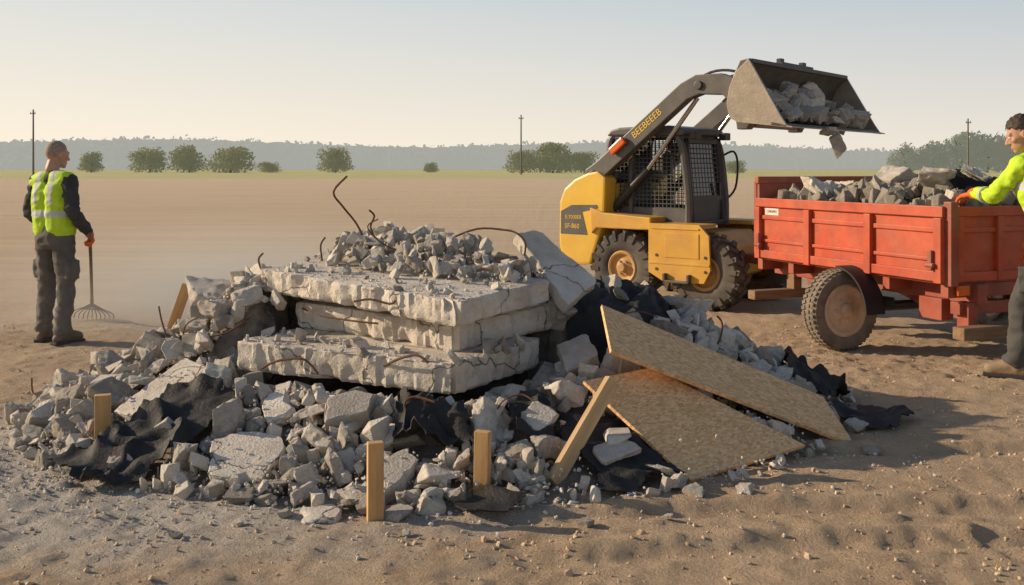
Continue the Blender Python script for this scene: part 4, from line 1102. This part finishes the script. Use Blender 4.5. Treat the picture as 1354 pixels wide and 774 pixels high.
def person(name, loc, rz, sc, J, Mh, vest_m, sleeve_m, trou_m, boot_m, label, hair_style, hair_m, slv=(.074, .062, .047), glr=1.22):
    root = empty(name, loc, rz, sc)
    tag(root, label, 'person')
    Mh = Matrix.Translation(Mh[0]) @ Euler(Mh[1]).to_matrix().to_4x4()
    V = {k: Vector(v) for k, v in J.items() if isinstance(v, tuple)}
    mid = lambda a, b, t: V[a].lerp(V[b], t)
    bm = B(); head(bm, Mh)
    neck0 = Mh @ Vector((0, -.03, -.10))
    cap(bm, neck0, V['chest_top'], .055, .062)
    cap(bm, V['shL'], V['shR'], .06, .06)
    cap(bm, V['chest_top']-Vector((.05, 0, .08)), V['pelvis']-Vector((.05, 0, 0)), .10, .105); cap(bm, V['chest_top']-Vector((-.05, 0, .08)), V['pelvis']+Vector((.05, 0, 0)), .10, .105)
    for s in 'LR':
        cap(bm, V['sh'+s], V['el'+s], .05, .04); cap(bm, V['el'+s], V['wr'+s], .04, .027)
        hd = V['hd'+s]; hand(bm, V['wr'+s], hd, V['pn'+s], J['curl'+s], 1 if s == 'R' else -1)
        cap(bm, V['hp'+s], V['kn'+s], .082, .057); cap(bm, V['kn'+s], V['an'+s], .055, .036)
        cap(bm, V['an'+s]-Vector((0, 0, .035)), V['to'+s], .036, .03)
    blob('body', bm, M_skin, root, .0065, 2)
    bm = B()
    for s in 'LR':
        k2 = V['kn'+s]; a2 = V['an'+s]
        cap(bm, V['hp'+s], k2, .100, .080); cap(bm, k2, a2+Vector((0, 0, .02)), .080, .070)
        ell(bm, a2+Vector((0, .01, .03)), (.078, .085, .05))
        out = Vector((.085 if s == 'R' else -.085, 0, 0))
        bx(bm, V['hp'+s].lerp(k2, .62)+out*.95, (.05, .13, .17))
    ell(bm, V['pelvis']+Vector((0, -.01, 0)), (.178, .125, .14))
    cap(bm, V['pelvis']+Vector((-.06, -.035, -.04)), V['pelvis']+Vector((.06, -.035, -.04)), .10, .10)
    blob('trousers', bm, trou_m, root, .010, 2, .014, 6)
    bm = B()
    cap(bm, V['shL'], V['shR'], .078, .078)
    for s in 'LR':
        cap(bm, V['sh'+s], V['el'+s], slv[0], slv[1]); cap(bm, V['el'+s], mid('el'+s, 'wr'+s, .93), slv[1], slv[2])
    for dx in (-.06, .06): cap(bm, V['chest_top']+Vector((dx, 0, -.10)), V['pelvis']+Vector((dx, 0, .08)), .115, .11)
    cap(bm, V['chest_top'], V['chest_top']+(neck0-V['chest_top'])*.30, .085, .07)
    blob('sweatshirt' if sleeve_m is M_sweat else 'jacket', bm, sleeve_m, root, .009, 2, .015, 7)
    if vest_m:
        bm = B()
        for dx in (-.075, .075):
            cap(bm, V['chest_top']+Vector((dx, 0, -.11)), V['pelvis']+Vector((dx*.95, 0, .06)), .132, .134)
        for s, sg in (('L', -1), ('R', 1)):
            cap(bm, V['sh'+s]+Vector((-sg*.03, 0, 0)), V['chest_top']+Vector((sg*.05, -.005, .005)), .090, .084)
        o = blob('vest', bm, vest_m, root, .009, 3, .011, 5)
        b = B(); b.from_mesh(o.data)
        hz = V['pelvis'].z-.02
        bmesh.ops.bisect_plane(b, geom=b.verts[:]+b.edges[:]+b.faces[:], plane_co=(0, 0, hz), plane_no=(0, 0, -1), clear_outer=True)
        b.to_mesh(o.data); b.free()
    for s in 'LR':
        bm = B(); hand(bm, V['wr'+s], V['hd'+s], V['pn'+s], J['curl'+s], 1 if s == 'R' else -1, glr)
        cap(bm, mid('el'+s, 'wr'+s, .84), V['wr'+s]+V['hd'+s].normalized()*.03, .034*glr, .029*glr)
        blob('glove', bm, M_glove, root, .005, 1)
        a, t = V['an'+s], V['to'+s]; fd = Vector((t.x-a.x, t.y-a.y, 0)).normalized(); hl = a-fd*.04
        bm = B(); cap(bm, a+Vector((0, 0, .07)), Vector((a.x, a.y, .075)), .058, .056)
        cap(bm, Vector((hl.x, hl.y, .055)), Vector((t.x, t.y, .048)), .045, .042); cap(bm, Vector((a.x, a.y, .09))+fd*.03, Vector((t.x, t.y, .05)), .05, .046)
        b_ = blob('boot', bm, boot_m, root, .008, 2)
        bm = B(); c = (hl+t)/2; ang = math.atan2(fd.y, fd.x)
        bx(bm, (c.x, c.y, .014), ((t-hl).length+.085, .092, .028), Matrix.Rotation(ang, 3, 'Z'))
        obj('sole', bm, M_sole, b_, bev=.01)
    bm = B(); bmesh.ops.create_icosphere(bm, subdivisions=5, radius=1)
    crop = hair_style < .4
    for v in bm.verts:
        c = v.co.copy(); v.co = Vector((c.x*(.0768 if crop else .079), c.y*(.0975 if crop else .100)-.0125, c.z*(.0985 if crop else .101)+.0262))
    lowz = -.028 if crop else -.045
    kill = [v for v in bm.verts if (v.co.y > (.035 if crop else .048) and v.co.z < (.085 if crop else .066)+.03*noise.noise(v.co*40)) or (v.co.z < lowz+.02*noise.noise(v.co*50) and v.co.y < .02) or (v.co.z < .012 and v.co.y > -.022) or (abs(v.co.x) > .06 and v.co.y > .015 and v.co.z < .045)]
    bmesh.ops.delete(bm, geom=kill, context='VERTS')
    for v in bm.verts:
        k = hair_style
        f = 1+k*(.08*max(0, noise.noise(v.co*45))+.05*noise.noise(v.co*110))+max(0, k-.4)*.10*max(0, v.co.z/.1)
        v.co = Mh @ (v.co*f)
    bmesh.ops.solidify(bm, geom=bm.faces[:], thickness=.002)
    obj('hair', bm, hair_m, root, smooth=True, ang=80)
    for s in (-1, 1):
        bm = B(); ell(bm, Mh @ Vector((s*.031, .083, .004)), (.0115,)*3); ey = obj('eye', bm, M_eye, root, smooth=True)
        bm = B(); ell(bm, Mh @ Vector((s*.031, .0915, .004)), (.0055,)*3, sub=2); obj('pupil', bm, M_hair, ey, smooth=True)
    return root
VL = vest_mat('hi_vis_vest', [(1.16, .028), (1.245, .0), ], [(.085, .026)])
LP = Vector((-4.16, 9.05, 0))
LP.z = gzf(LP.x, LP.y)-.005
JL = dict(chest_top=(0, -.01, 1.46), pelvis=(.01, 0, .97), shL=(-.185, -.01, 1.44), shR=(.185, -.01, 1.45),
 elL=(-.27, -.02, 1.17), wrL=(-.22, .16, .98), hdL=(.1, .5, -.6), pnL=(.9, .2, .1), curlL=.6,
 elR=(.265, -.05, 1.18), wrR=(.29, .08, .97), hdR=(0, .45, -.8), pnR=(-.9, 0, .1), curlR=1.15,
 hpL=(-.09, 0, .93), knL=(-.13, .05, .50), anL=(-.15, .02, .10), toL=(-.20, .17, .045),
 hpR=(.105, 0, .93), knR=(.12, .03, .50), anR=(.12, -.03, .10), toR=(.15, .13, .045))
RZL = R(-22); SL = 1.015
ML = Matrix.Translation(LP) @ Matrix.Rotation(RZL, 4, 'Z') @ Matrix.Scale(SL, 4)
grip_l = Vector((.285, .135, .905))
grip = ML @ grip_l
rk_end = GP(122, 419, .03); rk_end = Vector((rk_end.x, rk_end.y, .06))
axis_w = (rk_end-grip).normalized(); axis_l = (ML.to_3x3().inverted() @ axis_w).normalized()
fw = Vector((0, .35, -.8)); hd = (fw-axis_l*fw.dot(axis_l)*.75).normalized()
pn = hd.cross(axis_l).normalized()
if pn.x > 0: pn = -pn
JL['hdR'] = tuple(hd); JL['pnR'] = tuple(pn); JL['wrR'] = tuple(grip_l-hd*.085-pn*.022)
person('person', LP, RZL, SL, JL, ((0, .035, 1.685), (R(-8), 0, R(-14))), VL, M_sweat, M_trou, M_boot,
 'worker in yellow hi-vis vest seen from behind, standing at left with a rake', .15, M_hair2)
RK = empty('rake', (rk_end.x, rk_end.y, gzf(rk_end.x, rk_end.y)))
tag(RK, 'long handled leaf rake held upright by the worker at left', 'rake')
off = RK.location
top = grip-axis_w*.16; neck = rk_end-axis_w*.32
bm = B(); cyl(bm, top-off, neck-off, .015, .016, 10); obj('handle', bm, M_rake, RK, smooth=True)
bm = B(); cyl(bm, neck-axis_w*.08-off, neck+axis_w*.05-off, .019, .017, 10); obj('ferrule', bm, M_steel, RK, smooth=True)
lat = Vector((1, .15, 0)).normalized(); lat = (lat-axis_w*lat.dot(axis_w)).normalized(); dn = axis_w.cross(lat)
if dn.z > 0: dn = -dn
for k in range(11):
    t = (k-5)/5
    pts = [neck+axis_w*.03-off, neck+axis_w*.16+lat*t*.09-off, neck+axis_w*(.33-.04*t*t)+lat*t*.20-off, neck+axis_w*(.36-.04*t*t)+lat*t*.215+dn*.05-off]
    pts[-1].z = max(pts[-1].z, .004); pts[-2].z = max(pts[-2].z, .01)
    bm = B(); tube(bm, smooth_pts(pts, 3), .006, 5); obj('tine', bm, M_steel, RK, smooth=True)
bm = B(); tube(bm, [neck+axis_w*.19+lat*t*.11-off for t in (-1, -.5, 0, .5, 1)], .006, 5); obj('tine_brace', bm, M_steel, RK, smooth=True)

VR = vest_mat('hi_vis_jacket', [(1.12, .028), (1.30, .028)], [(.5, .0)])
VS = vest_mat('hi_vis_sleeve', [(.2, .0), (.3, .0)], [(.9, .0)])
RP = Vector((4.02, 7.45, 0)); RP.z = gzf(RP.x, RP.y)-.005
RZR = R(45); SR = 1.11
JR = dict(chest_top=(0, .09, 1.45), pelvis=(0, -.05, .97), shL=(-.18, .12, 1.43), shR=(.185, .07, 1.43),
 elL=(-.16, .31, 1.23), wrL=(.02, .485, 1.245), hdL=(.35, .6, -.12), pnL=(.1, -.2, -1), curlL=.38,
 elR=(.28, .05, 1.15), wrR=(.27, .14, .92), hdR=(-.05, .3, -.8), pnR=(-.9, 0, -.1), curlR=.6,
 hpL=(-.09, -.04, .93), knL=(-.12, .13, .52), anL=(-.13, .16, .10), toL=(-.17, .32, .045),
 hpR=(.095, -.06, .93), knR=(.12, -.05, .50), anR=(.14, -.16, .10), toR=(.18, -.01, .045))
pr = person('person', RP, RZR, SR, JR, ((-.01, .17, 1.655), (R(-22), 0, R(26))), VR, VS, M_trou2, M_boot2,
 'worker in yellow hi-vis jacket at right edge, reaching over the red trailer', 1.0, M_hair, (.068, .055, .043), 1.4)
for s in 'LR':
    e, w = Vector(JR['el'+s]), Vector(JR['wr'+s])
    bm = B(); cyl(bm, e.lerp(w, .30), e.lerp(w, .45), .061, .059, 20); obj('reflective_band', bm, M_refl, pr, smooth=True)

# ------------------------------------------------------------------ trees, forest, poles
def leaves(cl, n, size, seed):
    r = np.random.RandomState(seed)
    w = np.array([c[1][0]*c[1][1]*c[1][2] for c in cl]); w = w/w.sum()
    idx = r.choice(len(cl), n, p=w)
    C = np.array([c[0] for c in cl])[idx]; Rr = np.array([c[1] for c in cl])[idx]
    d = r.normal(size=(n, 3)); d /= np.linalg.norm(d, axis=1)[:, None]
    d *= (r.rand(n)**.45)[:, None]
    c = C+d*Rr
    a = r.normal(size=(n, 3)); a /= np.linalg.norm(a, axis=1)[:, None]
    b = np.cross(a, r.normal(size=(n, 3))); b /= np.linalg.norm(b, axis=1)[:, None]
    s = size*(.5+r.rand(n))[:, None]
    V = np.stack([c-a*s-b*s*.6, c+a*s-b*s*.6, c+a*s+b*s*.6, c-a*s+b*s*.6], 1).reshape(-1, 3)
    return V, np.arange(n*4).reshape(n, 4).tolist()
def tree(px, Y, pw, ptop, lab, name='tree', m=M_leaf, group=None, seed=0, n=3200, trunk=True):
    r = random.Random(seed); X = (px-CX)/F*Y; w = pw/F*Y; h = CH-(ptop-HY)/F*Y
    root = empty(name, (X, Y, 0)); tag(root, lab, 'tree' if name == 'tree' else 'bush', group)
    cl = []
    for k in range(10):
        a = r.uniform(0, 6.28); rr = r.uniform(0, .36)*w
        zc = h*r.uniform(.35, .8); sz = r.uniform(.14, .25)*w
        cl.append(((rr*math.cos(a), rr*math.sin(a)*.8, zc), (sz, sz, min(sz*.9, h-zc))))
    cl.append(((0, 0, h*.45), (w*.42, w*.34, h*.36)))
    cl.append(((0, 0, h*.22), (w*.50, w*.4, h*.24)))
    Vv, Ff = leaves(cl, n, .010*w+.013*h, seed)
    Vv[:, 2] = np.maximum(Vv[:, 2], .05)
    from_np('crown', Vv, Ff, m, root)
    bm = B(); tube(bm, [(0, 0, -.2), (.05*w, 0, h*.25), (0, .02*w, h*.5), (.02*w, 0, h*.75)], [h*.03, h*.024, h*.016, h*.006], 8)
    for k in range(5):
        a = k*1.3; z = h*(.25+.08*k)
        tube(bm, [(0, 0, z), (math.cos(a)*w*.18, math.sin(a)*w*.18, z+h*.18), (math.cos(a)*w*.28, math.sin(a)*w*.28, z+h*.3)], [h*.012, h*.008, h*.003], 6)
    obj('trunk', bm, M_bark, root, smooth=True)
    return root
TL = [(120, 330, 36, 198, 'small round tree furthest left on the field edge'), (197, 320, 56, 194, 'squat round tree second from the left on the field edge'), (250, 325, 56, 191, 'taller tree third from the left on the field edge'), (304, 315, 80, 194, 'wide low tree right of the taller one on the field edge'), (443, 310, 54, 194, 'dense round tree standing alone on the field edge mid left')]
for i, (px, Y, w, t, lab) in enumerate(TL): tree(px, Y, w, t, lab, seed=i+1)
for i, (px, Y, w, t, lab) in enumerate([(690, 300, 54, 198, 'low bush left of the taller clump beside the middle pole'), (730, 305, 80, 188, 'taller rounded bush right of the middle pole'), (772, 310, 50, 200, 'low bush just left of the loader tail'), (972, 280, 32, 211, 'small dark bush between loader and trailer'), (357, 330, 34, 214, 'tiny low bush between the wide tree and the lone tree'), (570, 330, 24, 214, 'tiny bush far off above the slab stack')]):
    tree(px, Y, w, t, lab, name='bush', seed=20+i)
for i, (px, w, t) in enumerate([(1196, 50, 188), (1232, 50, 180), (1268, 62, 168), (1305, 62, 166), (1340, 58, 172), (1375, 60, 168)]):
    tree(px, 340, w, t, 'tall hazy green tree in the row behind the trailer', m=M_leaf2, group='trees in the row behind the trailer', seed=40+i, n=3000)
r = random.Random(5); cl = []
def fh(x): return 20+7*noise.noise((x*.005, 0, 0))+(4 if x < -120 else 4*max(0, min(1, (-x+60)/180)))
for k in range(900):
    x = r.uniform(-900, 900); y = 760+r.uniform(0, 90)
    hh = fh(x)+r.uniform(-1.2, 1.2)
    cl.append(((x, y, hh*.62), (r.uniform(9, 15), 6, hh*.38))); cl.append(((x+r.uniform(-4, 4), y, hh*.35), (12, 6, hh*.35)))
Vv, Ff = leaves(cl, 70000, 1.3, 77)
Vv[:, 2] = np.maximum(Vv[:, 2], .0)
# the closed mass of trunks and undergrowth inside the wood
nv = len(Vv); xs_ = np.arange(-900, 901, 3.0)
W0 = np.array([[x, 800+6*noise.noise((x*.05, 0, 5)), 0] for x in xs_]); W1 = np.array([[x, 800+6*noise.noise((x*.05, 0, 5)), fh(x)*.93+1.6*noise.noise((x*.12, 3, 0))+.8*noise.noise((x*.4, 3, 0))] for x in xs_])
Vv = np.concatenate([Vv, W0, W1]); L_ = len(xs_)
Ff += [[nv+i, nv+i+1, nv+L_+i+1, nv+L_+i] for i in range(L_-1)]
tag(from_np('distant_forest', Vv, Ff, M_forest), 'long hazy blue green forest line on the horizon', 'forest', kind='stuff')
for (px, top, Y, lab) in [(44, 145, 210, 'utility pole at far left beyond the standing worker'), (689, 152, 230, 'utility pole in the middle distance left of the loader'), (1280, 157, 210, 'utility pole at right beyond the trailer load')]:
    X = (px-CX)/F*Y; h = CH-(top-HY)/F*Y
    rt = empty('utility_pole', (X, Y, 0)); tag(rt, lab, 'pole')
    bm = B(); cyl(bm, (0, 0, -.5), (0, 0, h), .22, .15, 10); obj('post', bm, M_pole, rt, smooth=True)
    bm = B(); bx(bm, (0, -.2, h-.9), (1.1, .14, .16)); ca = obj('crossarm', bm, M_pole, rt)
    for xx in (-.45, 0, .45):
        bm = B(); cyl(bm, (xx, -.2, h-.82), (xx, -.2, h-.5), .09, .06, 8); obj('insulator', bm, M_black, ca)

# ------------------------------------------------------------------ drifting dust behind the heap (a real thin volume)
bm = B(); ell(bm, (0, 0, 0), (1, 1, 1), sub=4)
vm = bpy.data.materials.new('drifting_dust'); vm.use_nodes = True
nt = vm.node_tree; nt.nodes.clear()
out = N(nt, 'ShaderNodeOutputMaterial')
tc = N(nt, 'ShaderNodeTexCoord').outputs['Object']
ln = N(nt, 'ShaderNodeVectorMath', {0: tc}, operation='LENGTH').outputs['Value']
fo = ramp(nt, ln, .1, 1.0, 1, 0)
vs = N(nt, 'ShaderNodeVolumeScatter', {'Color': (.96, .87, .73, 1), 'Density': math_(nt, 'MULTIPLY', math_(nt, 'MULTIPLY', fo, fo), .85), 'Anisotropy': .2})
nt.links.new(vs.outputs[0], out.inputs['Volume'])
du = obj('dust_cloud', bm, vm); du.location = (-2.6, 10.4, .3); du.scale = (3.8, 2.2, 1.0)
tag(du, 'thin veil of sunlit dust drifting behind the left of the heap', 'dust', kind='stuff')

# ------------------------------------------------------------------ light, sky, camera
EL = 21
to_sun = Vector((-1, .17, 0)).normalized()*math.cos(R(EL))+Vector((0, 0, math.sin(R(EL))))
sl = bpy.data.lights.new('sun', 'SUN'); sl.energy = 5.0; sl.angle = R(.6); sl.color = (1.0, .81, .58)
so = bpy.data.objects.new('sun', sl); COL.objects.link(so); so.rotation_euler = to_sun.to_track_quat('Z', 'Y').to_euler()
w = bpy.data.worlds.new('World'); SC.world = w; w.use_nodes = True
nt = w.node_tree; bg = nt.nodes['Background']
sky = nt.nodes.new('ShaderNodeTexSky'); sky.sky_type = 'NISHITA'; sky.sun_disc = False
sky.sun_elevation = R(EL); sky.sun_rotation = math.atan2(to_sun.x, to_sun.y) % (2*math.pi)
sky.air_density = 1.0; sky.dust_density = 1.0; sky.ozone_density = 1.0
# morning haze: bright low layer over the clear sky, brighter toward the sun
ST = .12
tcw = N(nt, 'ShaderNodeTexCoord').outputs['Generated']
dz = N(nt, 'ShaderNodeSeparateXYZ', {0: tcw}).outputs[2]
ds = N(nt, 'ShaderNodeVectorMath', {0: tcw, 1: (-.985, .17, 0)}, operation='DOT_PRODUCT').outputs['Value']
sf = ramp(nt, ds, -.36, .72)
k = 1/ST
low = mixc(nt, sf, (.83*k, .765*k, .67*k), (1.02*k, .90*k, .72*k))
high = mixc(nt, sf, (.41*k, .525*k, .62*k), (.68*k, .73*k, .74*k))
lay = mixc(nt, ramp(nt, dz, .02, .20), low, high)
col = mixc(nt, ramp(nt, dz, .16, .42), lay, sky.outputs[0])
nt.links.new(col, bg.inputs[0]); bg.inputs[1].default_value = ST
cam = bpy.data.cameras.new('camera'); co = bpy.data.objects.new('camera', cam); COL.objects.link(co)
cam.sensor_width = 36; cam.lens = F/1354*36; cam.shift_y = (HY-387)/1354
cam.clip_start = .05; cam.clip_end = 9000
co.location = (0, 0, CH); co.rotation_euler = (R(90), 0, 0)
SC.camera = co
SC.view_settings.view_transform = 'Standard'; SC.view_settings.look = 'None'; SC.view_settings.exposure = 0
